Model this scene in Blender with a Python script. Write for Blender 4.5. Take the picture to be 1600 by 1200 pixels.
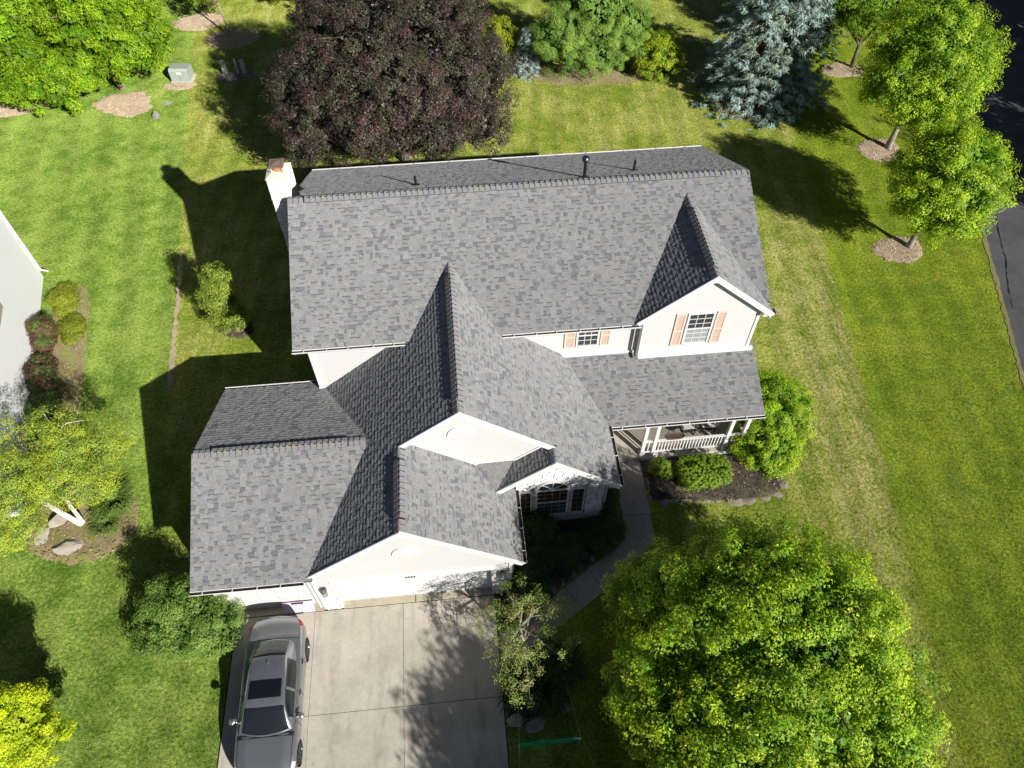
import bpy, math, random
import numpy as np
from mathutils import Vector, Matrix

scene = bpy.context.scene
for _o in list(bpy.data.objects):
    bpy.data.objects.remove(_o)

# ------------------------------------------------------------------ camera, sky, sun, exposure
def basis(yaw, pitch, roll):
    cy, sy, cp, sp = math.cos(yaw), math.sin(yaw), math.cos(pitch), math.sin(pitch)
    fwd = Vector((-sy * cp, cy * cp, -sp)); right = Vector((cy, sy, 0)); up = right.cross(fwd)
    cr, sr = math.cos(roll), math.sin(roll)
    return cr * right + sr * up, -sr * right + cr * up, fwd
cam_data = bpy.data.cameras.new('camera')
camera = bpy.data.objects.new('camera', cam_data)
scene.collection.objects.link(camera)
_r, _u, _f = basis(-0.0893, 0.9197, -0.0076)
CAM = Vector((5.8246, -16.421, 24.5493))
camera.matrix_world = Matrix(((_r.x, _u.x, -_f.x, CAM.x), (_r.y, _u.y, -_f.y, CAM.y), (_r.z, _u.z, -_f.z, CAM.z), (0, 0, 0, 1)))
cam_data.sensor_width = 36.0
cam_data.lens = 36.0 * 1160.4 / 1600.0
cam_data.clip_end = 1500
scene.camera = camera

SUN = Vector((1.045, -1.44, 1.0)).normalized()
world = bpy.data.worlds.new('World'); scene.world = world; world.use_nodes = True
_nt = world.node_tree; _bg = _nt.nodes['Background']
_sky = _nt.nodes.new('ShaderNodeTexSky'); _sky.sky_type = 'NISHITA'; _sky.sun_disc = False
_sky.air_density = 0.4; _sky.dust_density = 0.3; _sky.sun_elevation = math.asin(SUN.z); _sky.sun_rotation = math.atan2(SUN.x, SUN.y)
_nt.links.new(_sky.outputs[0], _bg.inputs[0]); _bg.inputs[1].default_value = 0.05
sun_data = bpy.data.lights.new('sun', 'SUN'); sun_data.energy = 5.0; sun_data.angle = math.radians(0.53)
sun_data.color = (1.0, 0.965, 0.90)
sun = bpy.data.objects.new('sun', sun_data); scene.collection.objects.link(sun)
sun.location = (60, -90, 60); sun.rotation_euler = (-SUN).to_track_quat('-Z', 'Y').to_euler()
scene.view_settings.view_transform = 'Standard'; scene.view_settings.look = 'None'
scene.view_settings.exposure = 0.55; scene.view_settings.gamma = 1.0
scene.view_settings.use_curve_mapping = False
try:
    scene.cycles.use_denoising = True
    scene.cycles.max_bounces = 6; scene.cycles.diffuse_bounces = 2; scene.cycles.glossy_bounces = 3
    scene.cycles.transmission_bounces = 5; scene.cycles.transparent_max_bounces = 6
except Exception:
    pass

# ------------------------------------------------------------------ helpers
COL = scene.collection
rnd = random.Random(7)

def mesh_of(name, verts, faces, mats, fmat=None, cols=None, smooth=False):
    me = bpy.data.meshes.new(name)
    me.from_pydata([tuple(v) for v in verts], [], [tuple(f) for f in faces])
    for m in (mats if isinstance(mats, (list, tuple)) else [mats]):
        me.materials.append(m)
    if fmat is not None:
        me.polygons.foreach_set('material_index', fmat)
    if cols is not None:
        a = me.attributes.new('Col', 'FLOAT_COLOR', 'FACE')
        a.data.foreach_set('color', np.asarray(cols, np.float32).ravel())
    if smooth:
        me.polygons.foreach_set('use_smooth', [True] * len(me.polygons))
    me.update()
    return me

def link(name, me, parent=None, loc=None, kind=None):
    o = bpy.data.objects.new(name, me)
    COL.objects.link(o)
    if parent is not None:
        o.parent = parent
    if loc is not None:
        o.location = loc
    if kind:
        o['kind'] = kind
    return o

def tag(o, label, cat=None, group=None, kind=None):
    o['label'] = label
    if cat: o['category'] = cat
    if group: o['group'] = group
    if kind: o['kind'] = kind
    return o

def thing(name, label, cat, loc=(0, 0, 0), rotz=0, group=None):
    o = bpy.data.objects.new(name, None); COL.objects.link(o)
    o.empty_display_size = 0.2
    o.location = loc; o.rotation_euler = (0, 0, rotz)
    return tag(o, label, cat, group)

class MB:
    """collects simple solids into one mesh"""
    def __init__(s): s.v = []; s.f = []; s.c = []; s.m = []
    def add(s, vs, fs, col=None, mi=0):
        b = len(s.v); s.v += [tuple(v) for v in vs]
        for f in fs:
            s.f.append(tuple(i + b for i in f)); s.c.append(col or (1, 1, 1, 1)); s.m.append(mi)
        return s
    def box(s, x0, x1, y0, y1, z0, z1, **k):
        return s.add([(x0, y0, z0), (x1, y0, z0), (x1, y1, z0), (x0, y1, z0), (x0, y0, z1), (x1, y0, z1), (x1, y1, z1), (x0, y1, z1)],
                     [(3, 2, 1, 0), (4, 5, 6, 7), (0, 1, 5, 4), (1, 2, 6, 5), (2, 3, 7, 6), (3, 0, 4, 7)], **k)
    def bar(s, a, b, w, h, up=(0, 0, 1), **k):
        """box beam from a to b, w wide and h high"""
        a, b, up = Vector(a), Vector(b), Vector(up)
        d = (b - a).normalized(); r = d.cross(up)
        if r.length < 1e-4: r = d.cross(Vector((0, 1, 0)))
        r.normalize(); u = r.cross(d); r = r * (w / 2); u = u * (h / 2)
        P = [a - r - u, a + r - u, a + r + u, a - r + u, b - r - u, b + r - u, b + r + u, b - r + u]
        return s.add(P, [(0, 1, 2, 3), (7, 6, 5, 4), (0, 4, 5, 1), (1, 5, 6, 2), (2, 6, 7, 3), (3, 7, 4, 0)], **k)
    def tube(s, path, rad, n=8, cap=True, **k):
        path = [Vector(q) for q in path]
        if not isinstance(rad, (list, tuple)): rad = [rad] * len(path)
        vs, fs = [], []
        ref = None
        for i, q in enumerate(path):
            d = (path[min(i + 1, len(path) - 1)] - path[max(i - 1, 0)]).normalized()
            if ref is None:
                ref = Vector((1, 0, 0)) if abs(d.x) < .8 else Vector((0, 1, 0))
            a = (ref - d * ref.dot(d)).normalized(); b = d.cross(a); ref = a
            for j in range(n):
                t = 2 * math.pi * j / n
                vs.append(q + (a * math.cos(t) + b * math.sin(t)) * rad[i])
        for i in range(len(path) - 1):
            for j in range(n):
                fs.append((i * n + j, i * n + (j + 1) % n, (i + 1) * n + (j + 1) % n, (i + 1) * n + j))
        if cap:
            fs.append(tuple(range(n - 1, -1, -1))); fs.append(tuple((len(path) - 1) * n + j for j in range(n)))
        return s.add(vs, fs, **k)
    def lathe(s, prof, c=(0, 0, 0), n=20, **k):
        vs = [(c[0] + r * math.cos(2 * math.pi * j / n), c[1] + r * math.sin(2 * math.pi * j / n), c[2] + z) for r, z in prof for j in range(n)]
        fs = [(i * n + j, i * n + (j + 1) % n, (i + 1) * n + (j + 1) % n, (i + 1) * n + j) for i in range(len(prof) - 1) for j in range(n)]
        fs.append(tuple(range(n - 1, -1, -1))); fs.append(tuple((len(prof) - 1) * n + j for j in range(n)))
        return s.add(vs, fs, **k)
    def prism(s, poly, d, **k):
        """closed polygon (3-D points) pushed along vector d"""
        n = len(poly); d = Vector(d); P = [Vector(q) for q in poly]; Q = [q + d for q in P]
        fs = [tuple(range(n - 1, -1, -1)), tuple(range(n, 2 * n))] + [(i, (i + 1) % n, n + (i + 1) % n, n + i) for i in range(n)]
        return s.add(P + Q, fs, **k)
    def make(s, name, mats, parent=None, smooth=False, kind=None, loc=None, cols=False):
        me = mesh_of(name, s.v, s.f, mats, fmat=s.m if isinstance(mats, (list, tuple)) else None, cols=s.c if cols else None, smooth=smooth)
        return link(name, me, parent, loc, kind)

def fast_mesh(name, V, Q, mat, C=None):
    """V (n,3) and quads Q (m,4) from numpy, optional face colours C (m,4)"""
    me = bpy.data.meshes.new(name)
    V = np.ascontiguousarray(V, np.float32); Q = np.ascontiguousarray(Q, np.int32)
    me.vertices.add(len(V)); me.vertices.foreach_set('co', V.ravel())
    me.loops.add(Q.size); me.loops.foreach_set('vertex_index', Q.ravel())
    me.polygons.add(len(Q)); me.polygons.foreach_set('loop_start', np.arange(0, Q.size, Q.shape[1], dtype=np.int32))
    me.materials.append(mat)
    me.update(calc_edges=True); me.validate()
    if C is not None:
        a = me.attributes.new('Col', 'FLOAT_COLOR', 'FACE')
        a.data.foreach_set('color', np.ascontiguousarray(C, np.float32).ravel())
    return me

# ------------------------------------------------------------------ materials
class NT:
    def __init__(s, name):
        s.mat = bpy.data.materials.new(name); s.mat.use_nodes = True
        s.t = s.mat.node_tree; s.n = s.t.nodes; s.b = s.n['Principled BSDF']; s.out = s.n['Material Output']
        s.tc = None
    def co(s, which='Object'):
        if s.tc is None: s.tc = s.n.new('ShaderNodeTexCoord')
        return s.tc.outputs[which]
    def put(s, a, b): s.t.links.new(a, b)
    def val(s, x, sock):
        if hasattr(x, 'is_linked'): s.put(x, sock)
        else: sock.default_value = x
    def noise(s, scale, detail=3, rough=.55, vec=None, stretch=None, rot=0, dist=0):
        v = vec or s.co()
        if stretch or rot:
            m = s.n.new('ShaderNodeMapping'); s.put(v, m.inputs[0])
            m.inputs['Rotation'].default_value = (0, 0, rot)
            m.inputs['Scale'].default_value = stretch or (1, 1, 1); v = m.outputs[0]
        k = s.n.new('ShaderNodeTexNoise'); s.put(v, k.inputs['Vector'])
        k.inputs['Scale'].default_value = scale; k.inputs['Detail'].default_value = detail; k.inputs['Roughness'].default_value = rough
        k.inputs['Distortion'].default_value = dist
        return k.outputs['Fac']
    def math(s, op, a, b=0.0, c=0.0, clamp=False):
        k = s.n.new('ShaderNodeMath'); k.operation = op; k.use_clamp = clamp
        s.val(a, k.inputs[0]); s.val(b, k.inputs[1])
        if op in ('MULTIPLY_ADD', 'WRAP', 'COMPARE'): s.val(c, k.inputs[2])
        return k.outputs[0]
    def ramp(s, f, a, b, lo=0.0, hi=1.0):
        k = s.n.new('ShaderNodeMapRange'); k.interpolation_type = 'SMOOTHSTEP'
        s.val(f, k.inputs[0]); k.inputs[1].default_value = a; k.inputs[2].default_value = b
        k.inputs[3].default_value = lo; k.inputs[4].default_value = hi
        return k.outputs[0]
    def mix(s, f, a, b, mode='MIX'):
        k = s.n.new('ShaderNodeMix'); k.data_type = 'RGBA'; k.blend_type = mode; k.clamp_factor = True
        s.val(f, k.inputs[0])
        for x, i in ((a, 6), (b, 7)):
            if hasattr(x, 'is_linked'): s.put(x, k.inputs[i])
            else: k.inputs[i].default_value = tuple(x) + (1,) if len(x) == 3 else x
        return k.outputs[2]
    def scale(s, col, f):
        """colour times a scalar"""
        k = s.n.new('ShaderNodeVectorMath'); k.operation = 'SCALE'
        s.put(col, k.inputs[0]); s.val(f, k.inputs['Scale']); return k.outputs[0]
    def attr(s, name='Col'):
        k = s.n.new('ShaderNodeAttribute'); k.attribute_name = name; return k.outputs['Color']
    def bump(s, h, dist=.01, strength=1.0, after=None):
        k = s.n.new('ShaderNodeBump'); k.inputs['Distance'].default_value = dist; k.inputs['Strength'].default_value = strength
        s.put(h, k.inputs['Height'])
        if after is not None: s.put(after, k.inputs['Normal'])
        return k.outputs[0]
    def done(s, col=None, rough=.6, spec=.3, metal=0.0, nrm=None):
        if col is not None: s.val(col if hasattr(col, 'is_linked') else tuple(col) + (1,), s.b.inputs['Base Color'])
        s.val(rough, s.b.inputs['Roughness']); s.b.inputs['Specular IOR Level'].default_value = spec
        s.b.inputs['Metallic'].default_value = metal
        if nrm is not None: s.put(nrm, s.b.inputs['Normal'])
        if 'Diffuse Roughness' in s.b.inputs and not hasattr(rough, 'is_linked') and rough >= .7: s.b.inputs['Diffuse Roughness'].default_value = 1.0
        return s.mat

def plain(name, col, rough=.6, spec=.3, var=.12, scale=6.0, bump=0.0, bscale=60.0, metal=0.0):
    m = NT(name)
    f = m.math('ADD', m.math('MULTIPLY', m.noise(scale, 4), .65), m.math('MULTIPLY', m.noise(scale * 7, 3), .35))
    c = m.mix(f, tuple(x * (1 - var) for x in col), tuple(min(1, x * (1 + var)) for x in col))
    return m.done(c, rough, spec, metal, m.bump(m.noise(bscale, 4), bump) if bump else None)

def attr_mat(name, rough=.75, spec=.2, var=.15, scale=30.0, bump=.004, bscale=120.0):
    m = NT(name)
    f = m.ramp(m.noise(scale, 4, .65), .25, .75, 1 - var, 1 + var)
    return m.done(m.scale(m.attr(), f), rough, spec, 0, m.bump(m.noise(bscale, 3), bump) if bump else None)

def leaf_mat(name, trans=.36, rough=.6, spec=.2, tcol=(1.15, 1.1, .45)):
    m = NT(name)
    c = m.attr()
    m.done(c, rough, spec)
    t = m.n.new('ShaderNodeBsdfTranslucent')
    k = m.n.new('ShaderNodeVectorMath'); k.operation = 'MULTIPLY'; m.put(c, k.inputs[0]); k.inputs[1].default_value = tcol
    m.put(k.outputs[0], t.inputs[0])
    x = m.n.new('ShaderNodeMixShader'); x.inputs[0].default_value = trans
    m.put(m.b.outputs[0], x.inputs[1]); m.put(t.outputs[0], x.inputs[2]); m.put(x.outputs[0], m.out.inputs[0])
    return m.mat

WHITE = plain('white_paint', (.61, .61, .605), .5, .3, .04, 3)
TRIM = plain('white_trim', (.66, .655, .64), .4, .35, .03, 4)
DARK = plain('dark_gap', (.02, .02, .022), .8, .1, .1)
BLACK = plain('black_metal', (.018, .018, .02), .35, .5, .1)

def siding_mat():
    m = NT('white_lap_siding')
    sx = m.n.new('ShaderNodeSeparateXYZ'); m.put(m.co(), sx.inputs[0])
    saw = m.math('FRACT', m.math('DIVIDE', sx.outputs[2], .115))
    c = m.mix(m.noise(1.2, 4), (.585, .578, .565), (.635, .628, .615))
    return m.done(c, .5, .3, 0, m.bump(saw, .012, .9))
SIDING = siding_mat()
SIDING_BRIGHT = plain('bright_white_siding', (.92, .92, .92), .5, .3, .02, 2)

def glass_mat(name, tint=(.05, .06, .07), rough=.04):
    m = NT(name); return m.done(tint, rough, .9)
GLASS = glass_mat('window_glass', (.035, .04, .045))
GLASS_BLIND = glass_mat('window_glass_with_pale_blind', (.30, .32, .33), .12)
# ------------------------------------------------------------------ the setting: lawn, drive, walk, path, beds
def lawn_mat():
    m = NT('lawn_grass')
    sx = m.n.new('ShaderNodeSeparateXYZ'); m.put(m.co(), sx.inputs[0]); X, Y = sx.outputs[0], sx.outputs[1]
    n1 = m.noise(.28, 4, .6); n2 = m.noise(1.3, 4, .6); n3 = m.noise(7, 4, .65); n4 = m.noise(26, 3, .7)
    n5 = m.noise(70, 2, .7)
    st = m.noise(1.0, 4, .65, stretch=(3.2, .35, 1), rot=.12)
    wob = m.math('MULTIPLY', m.math('SUBTRACT', n2, .5), .9)
    sL = m.math('ADD', m.math('ADD', m.math('MULTIPLY_ADD', Y, .1314, X), 6.19), wob)       # > 0: this plot
    sR = m.math('ADD', m.math('SUBTRACT', m.math('MULTIPLY_ADD', Y, -.1667, X), 21.75), wob)  # > 0: the next plot
    inL = m.ramp(sL, -.15, .15); inR = m.ramp(sR, -.25, .25, 1, 0)
    plot = m.math('MULTIPLY', m.math('MULTIPLY', inL, inR), m.ramp(Y, -9, -2))
    mott = m.math('ADD', m.math('MULTIPLY', n1, .38), m.math('ADD', m.math('MULTIPLY', n2, .42), m.math('MULTIPLY', n3, .36)))
    # colours
    lush = m.mix(m.ramp(mott, .46, .68), (.100, .186, .020), (.245, .335, .062))
    olive = m.mix(m.ramp(mott, .46, .70), (.125, .200, .012), (.250, .305, .024))
    dryc = m.mix(m.ramp(mott, .47, .70), (.145, .208, .019), (.330, .335, .080))
    warp = m.math('MULTIPLY', m.math('SUBTRACT', n1, .5), 2.5)
    sel = m.math('MAXIMUM', m.ramp(X, 7, 9), m.math('MULTIPLY', inL, m.ramp(Y, 0, 3)))
    c = m.mix(sel, lush, olive)
    c = m.mix(m.math('MULTIPLY', plot, .85), c, dryc)
    straw = m.math('MULTIPLY', m.ramp(m.math('ADD', m.math('MULTIPLY', st, .6), m.math('MULTIPLY', n3, .45)), .50, .72), m.math('MULTIPLY_ADD', plot, .7, .18))
    c = m.mix(m.math('MULTIPLY', straw, m.ramp(n1, .3, .65)), c, (.50, .43, .20))
    strip = m.math('MULTIPLY', m.math('MULTIPLY', m.math('MULTIPLY', m.ramp(sR, -3.8, -1.6), inR), m.ramp(Y, 6, 13, 1, 0)), m.ramp(m.math('ADD', m.math('MULTIPLY', st, .6), m.math('ADD', m.math('MULTIPLY', n2, .4), m.math('MULTIPLY', n3, .5))), .60, .95))
    c = m.mix(m.math('MULTIPLY', strip, .5), c, (.50, .43, .20))
    # mower passes: broad bands of leaning grass
    bw = m.math('SINE', m.math('ADD', warp, m.math('MULTIPLY', m.math('MULTIPLY_ADD', Y, .16, X), 3.3)))
    band = m.ramp(bw, -.8, .9, .91, 1.10)
    band2 = m.math('SINE', m.math('MULTIPLY', m.math('MULTIPLY_ADD', Y, -.13, X), 4.6))
    band2 = m.ramp(band2, -.6, .6, .92, 1.08)
    c = m.scale(c, m.math('ADD', m.math('MULTIPLY', band, m.math('SUBTRACT', 1.0, inL)), m.math('MULTIPLY', band2, inL)))
    fine = m.math('ADD', m.math('MULTIPLY', m.noise(10, 3, .7), .55), m.math('ADD', m.math('MULTIPLY', n4, .40), m.math('MULTIPLY', n5, .2)))
    c = m.scale(c, m.ramp(fine, .38, .78, .42, 1.85))
    h = m.math('ADD', m.math('MULTIPLY', n5, .35), m.math('ADD', m.math('MULTIPLY', n4, .6), m.math('MULTIPLY', n3, .8)))
    return m.done(c, .8, .12, 0, m.bump(h, .10, .9))
LAWN = lawn_mat()

def sheet(name, poly, z, mat, parent=None, depth=.0, kind='structure', label=None):
    b = MB()
    if depth: b.prism([(x, y, z - depth) for x, y in poly], (0, 0, depth))
    else: b.add([(x, y, z) for x, y in poly], [tuple(range(len(poly)))])
    o = b.make(name, mat, parent)
    if kind: o['kind'] = kind
    if label: o['label'] = label
    return o

_b = MB()
_b.add([(-500, -500, 0), (500, -500, 0), (500, 500, 0), (-500, 500, 0)], [(0, 1, 2, 3)])
lawn = _b.make('lawn', LAWN, kind='structure')

def concrete_mat(name, lo, hi, stain=.5, tracks=False):
    m = NT(name)
    a = m.noise(.9, 5, .65); b2 = m.noise(9, 4, .6); g = m.noise(90, 3, .7)
    run = m.noise(1.5, 4, .6, stretch=(2.0, .35, 1))
    f = m.math('ADD', m.math('MULTIPLY', a, .55), m.math('ADD', m.math('MULTIPLY', b2, .25), m.math('MULTIPLY', g, .2)))
    c = m.mix(m.ramp(f, .32, .68), lo, hi)
    c = m.mix(m.math('MULTIPLY', m.ramp(run, .5, .75), stain), c, tuple(x * .62 for x in lo))
    if tracks:
        sx = m.n.new('ShaderNodeSeparateXYZ'); m.put(m.co(), sx.inputs[0])
        for cx_ in (.75, 2.25, 3.65, 5.2):
            d = m.math('ABSOLUTE', m.math('SUBTRACT', m.math('ADD', sx.outputs[0], m.math('MULTIPLY', m.math('SUBTRACT', a, .5), .35)), cx_))
            c = m.mix(m.math('MULTIPLY', m.ramp(d, .28, .05), m.math('MULTIPLY', m.ramp(m.noise(2.5, 4, .7, stretch=(1, .4, 1)), .4, .7), .34)), c, (.15, .13, .11))
        c = m.mix(m.math('MULTIPLY', m.ramp(m.noise(1.7, 2), .70, .78), .5), c, (.12, .10, .085))
        c = m.mix(m.ramp(m.noise(38, 2), .70, .76, 0, .5), c, (.62, .59, .53))
    return m.done(c, .85, .15, 0, m.bump(m.math('ADD', m.math('MULTIPLY', g, .6), b2), .006, .6))
CONC = concrete_mat('driveway_concrete', (.40, .365, .305), (.54, .50, .43), .35, True)
CONC2 = concrete_mat('walkway_concrete', (.35, .31, .275), (.47, .42, .375), .3)
JOINT = plain('joint_dirt', (.035, .033, .028), .9, .1, .3, 20)

def asphalt_mat():
    m = NT('asphalt')
    a = m.noise(.6, 4, .6); g = m.noise(60, 3, .7); s2 = m.noise(2.2, 5, .7)
    c = m.mix(m.ramp(m.math('ADD', m.math('MULTIPLY', a, .6), m.math('MULTIPLY', g, .4)), .3, .7), (.070, .071, .075), (.120, .121, .126))
    c = m.mix(m.ramp(m.math('ABSOLUTE', m.math('SUBTRACT', s2, .5)), .004, .0, 0, .8), c, (.016, .016, .017))
    return m.done(c, .85, .2, 0, m.bump(g, .006, .7))
ASPH = asphalt_mat()

def mulch_mat(name, lo, hi, fleck, amt=.5, patch=None):
    m = NT(name)
    a = m.noise(1.1, 4, .6); b2 = m.noise(16, 4, .7); g = m.noise(55, 3, .75, stretch=(1, 2.2, 1), rot=.5)
    c = m.mix(m.ramp(m.math('ADD', m.math('MULTIPLY', a, .4), m.math('ADD', m.math('MULTIPLY', b2, .35), m.math('MULTIPLY', g, .35))), .35, .72), lo, hi)
    c = m.mix(m.math('MULTIPLY', m.ramp(g, .6, .72), amt), c, fleck)
    if patch: c = m.mix(m.math('MULTIPLY', m.ramp(m.math('ADD', m.math('MULTIPLY', m.noise(2.4, 4, .65), .75), m.math('MULTIPLY', b2, .3)), .48, .62), .75), c, patch)
    return m.done(c, .95, .08, 0, m.bump(m.math('ADD', b2, g), .05, .9))
MULCH_TAN = mulch_mat('tan_wood_mulch', (.36, .265, .185), (.62, .49, .37), (.68, .58, .45), .5, (.40, .33, .20))
MULCH_DARK = mulch_mat('dark_bark_mulch', (.035, .029, .025), (.12, .098, .080), (.30, .25, .17), .55, (.15, .125, .085))
MULCH_MIX = mulch_mat('dry_leaf_litter', (.17, .125, .07), (.42, .33, .20), (.20, .27, .06), .8, (.26, .29, .07))

def drive_slabs(parent, name, cells, mat, z, gap=.012):
    for poly in cells:
        cx = sum(q[0] for q in poly) / len(poly); cy = sum(q[1] for q in poly) / len(poly)
        sh = []
        for x, y in poly:
            d = math.hypot(x - cx, y - cy); k = 1 - gap / d
            sh.append((cx + (x - cx) * k, cy + (y - cy) * k))
        b = MB(); b.prism([(x, y, z - .1) for x, y in sh], (0, 0, .1))
        b.make(name, mat, parent)

# driveway: slabs laid on a dark bed that shows in the joints
drive = sheet('driveway', [(-2.66, -30), (6.06, -30), (6.06, -6.3), (-2.66, -6.3)], .012, JOINT)
xs = [-2.62, -.02, 2.93, 6.03]
ysd = [-30, -26, -22, -18, -14, -10.07, -6.76]
cells = []
for i in range(3):
    for j in range(len(ysd) - 1):
        t = -.028
        cells.append([(xs[i] + t * (ysd[j] + 6.7) * .0, ysd[j]), (xs[i + 1], ysd[j]), (xs[i + 1], ysd[j + 1]), (xs[i], ysd[j + 1])])
drive_slabs(drive, 'slab', cells, CONC, .034)
APRON = concrete_mat('pale_apron_concrete', (.40, .35, .26), (.50, .45, .35), .3)
drive_slabs(drive, 'apron_slab', [[(.93, -6.74), (3.35, -6.74), (3.35, -6.3), (.93, -6.3)], [(3.36, -6.74), (6.03, -6.74), (6.03, -6.3), (3.36, -6.3)],
                                  [(-2.55, -6.74), (.3, -6.74), (.3, -6.3), (-2.55, -6.3)]], APRON, .046)

# front walk
wl = [(10.86, -1.95), (10.95, -4.22), (10.86, -5.18), (10.37, -5.55), (9.35, -6.14), (8.46, -6.73), (7.38, -7.47), (6.10, -8.1)]
wr = [(12.02, -1.95), (11.97, -4.27), (11.95, -5.5), (10.80, -6.25), (9.81, -6.97), (8.93, -7.54), (7.75, -8.25), (6.10, -9.1)]
walk = sheet('walkway', wl + wr[::-1], .010, JOINT)
drive_slabs(walk, 'slab', [[wl[0], wl[1], wr[1], wr[0]], [wl[1], wl[2], wl[3], wr[3], wr[2], wr[1]]] + [[wl[i], wl[i + 1], wr[i + 1], wr[i]] for i in range(3, 7)], CONC2, .03)

# asphalt path at the right, with a worn pale grass verge
pl = [(21.5, -24), (25.9, -9), (28.6, .1), (31.2, 8.7), (34.0, 17), (38, 26), (44, 36), (53, 48), (70, 66)]
pr = [(x + 4.1, y - 1.0) for x, y in pl]
path = sheet('asphalt_path', pl + pr[::-1], .012, ASPH)
VERGE = mulch_mat('dry_grass_verge', (.20, .20, .07), (.38, .34, .17), (.4, .37, .22))
rr = random.Random(3)
def ribbon(pts, w0, w1, step=.25, jit=.06):
    out_a, out_b = [], []
    for i in range(len(pts) - 1):
        a, b = Vector(pts[i]), Vector(pts[i + 1]); n = max(1, int((b - a).length / step))
        d = (b - a).normalized(); q = Vector((-d.y, d.x))
        for k in range(n):
            c = a + (b - a) * (k / n)
            out_a.append(tuple(c + q * (w0 + rr.uniform(-jit, jit)))); out_b.append(tuple(c - q * (w1 + rr.uniform(-jit, jit) * .6)))
    return out_a, out_b
def ribbon_mesh(name, pts, w0, w1, z, mat, **k):
    a, b = ribbon(pts, w0, w1, **k); n = len(a)
    V = [(x, y, z) for x, y in a] + [(x, y, z + .004) for x, y in b]
    F = [(i, i + 1, n + i + 1, n + i) for i in range(n - 1)]
    return link(name, mesh_of(name, V, [f[::-1] for f in F], mat), kind='structure')
ribbon_mesh('path_crack', [(30.2, 4.2), (30.9, 6.0), (31.5, 7.3), (32.1, 9.2), (32.7, 10.6)], .02, .02, .0165, plain('crack_sealant', (.018, .018, .019), .7, .2), step=.2, jit=.05)
ribbon_mesh('path_verge', pl[1:7], .10, .08, .018, VERGE)

def blob(cx, cy, rx, ry, n=150, wob=.12, seed=0, rot=0):
    r_ = random.Random(seed); ph = [r_.uniform(0, 6.3) for _ in range(4)]
    out = []
    for i in range(n):
        t = 2 * math.pi * i / n
        k = 1 + r_.uniform(-.035, .035) + wob * (math.sin(2 * t + ph[0]) * .6 + math.sin(3 * t + ph[1]) * .5 + math.sin(7 * t + ph[2]) * .22 + math.sin(13 * t + ph[3]) * .18)
        x, y = rx * k * math.cos(t), ry * k * math.sin(t)
        out.append((cx + x * math.cos(rot) - y * math.sin(rot), cy + x * math.sin(rot) + y * math.cos(rot)))
    return out
BEDS = []; KEEP_OFF = [wl + wr[::-1], pl + pr[::-1]]
def bed(name, poly, mat, z0=.006, h=.07, seed=0):
    """a low mound: rim at the lawn, rings rising inwards"""
    r_ = random.Random(seed); n = len(poly)
    cx = sum(q[0] for q in poly) / n; cy = sum(q[1] for q in poly) / n
    BEDS.append((poly, mat, h)); KEEP_OFF.append([(cx + (x - cx) * .985, cy + (y - cy) * .985) for x, y in poly])
    V, F = [], []
    for k, (s, zz) in enumerate(((1, z0), (.93, z0 + h * .6), (.75, z0 + h), (.5, z0 + h * 1.1), (.25, z0 + h * 1.15))):
        for x, y in poly: V.append((cx + (x - cx) * s, cy + (y - cy) * s, zz + (r_.uniform(-.012, .012) if k else 0)))
    for k in range(4):
        for i in range(n): F.append((k * n + i, k * n + (i + 1) % n, (k + 1) * n + (i + 1) % n, (k + 1) * n + i))
    F.append(tuple(4 * n + i for i in range(n)))
    return link(name, mesh_of(name, V, F, mat, smooth=True), kind='structure')
bed('mulch_bed', blob(26.75, 8.45, 1.15, .95, seed=1), MULCH_TAN, h=.05)
bed('mulch_bed', blob(28.9, 16.2, 1.15, 1.0, seed=2), MULCH_TAN, h=.05)
bed('mulch_bed', blob(29.9, 24.2, 1.2, .9, seed=3), MULCH_TAN, h=.05)
bed('mulch_bed', blob(-7.8, 31.9, 1.6, 1.25, seed=4, wob=.08), MULCH_TAN, h=.05)
bed('mulch_bed', blob(-10.3, 34.3, 1.6, 1.2, seed=14, wob=.08), MULCH_TAN, h=.05)
bed('mulch_bed', blob(-13.1, 24.95, 1.75, 1.15, seed=5, wob=.2), MULCH_TAN, h=.05)
bed('mulch_bed', blob(-22, 26.3, 5.6, 2.0, seed=6), MULCH_TAN, h=.05)
bed('mulch_bed', blob(-10.2, 26.6, .9, .5, seed=8), MULCH_TAN, h=.03)
bed('mulch_bed', blob(15.2, 25.3, 4.3, 1.25, seed=7), MULCH_MIX, h=.04)
bed('mulch_bed', blob(23.6, 21.4, 2.6, 2.2, seed=9), MULCH_MIX, h=.04)
bed('birch_bed', blob(-8.7, -2.5, 2.0, 1.75, seed=11, wob=.08), MULCH_MIX, h=.10)
bed('porch_bed', [(12.05, -2.0), (16.2, -2.0), (16.9, -1.9), (17.4, -2.5), (17.35, -3.2), (17.0, -3.75), (16.2, -3.95), (15.2, -4.02), (14.1, -3.9), (13.1, -3.75), (12.12, -3.7)], MULCH_DARK, h=.10)
bed('entry_bed', [(7.1, -6.7), (7.1, -4.2), (10.8, -4.2), (10.82, -5.1), (10.3, -5.45), (9.3, -6.05), (8.4, -6.65), (7.4, -7.35), (6.2, -7.95), (6.1, -6.75)], MULCH_DARK, h=.08)
bed('drive_bed', [(6.15, -9.2), (7.7, -8.35), (8.3, -8.9), (8.35, -9.8), (7.9, -10.4), (7.2, -10.7), (6.15, -10.9)], MULCH_DARK, h=.08)
bed('neighbour_bed', [(-12.3, 9.8), (-11.6, 9.8), (-11.1, 8.2), (-10.6, 5.6), (-10.2, 3.2), (-9.9, .8), (-11.5, .5), (-12.2, 4), (-12.8, 8)], MULCH_MIX, h=.06)
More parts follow.
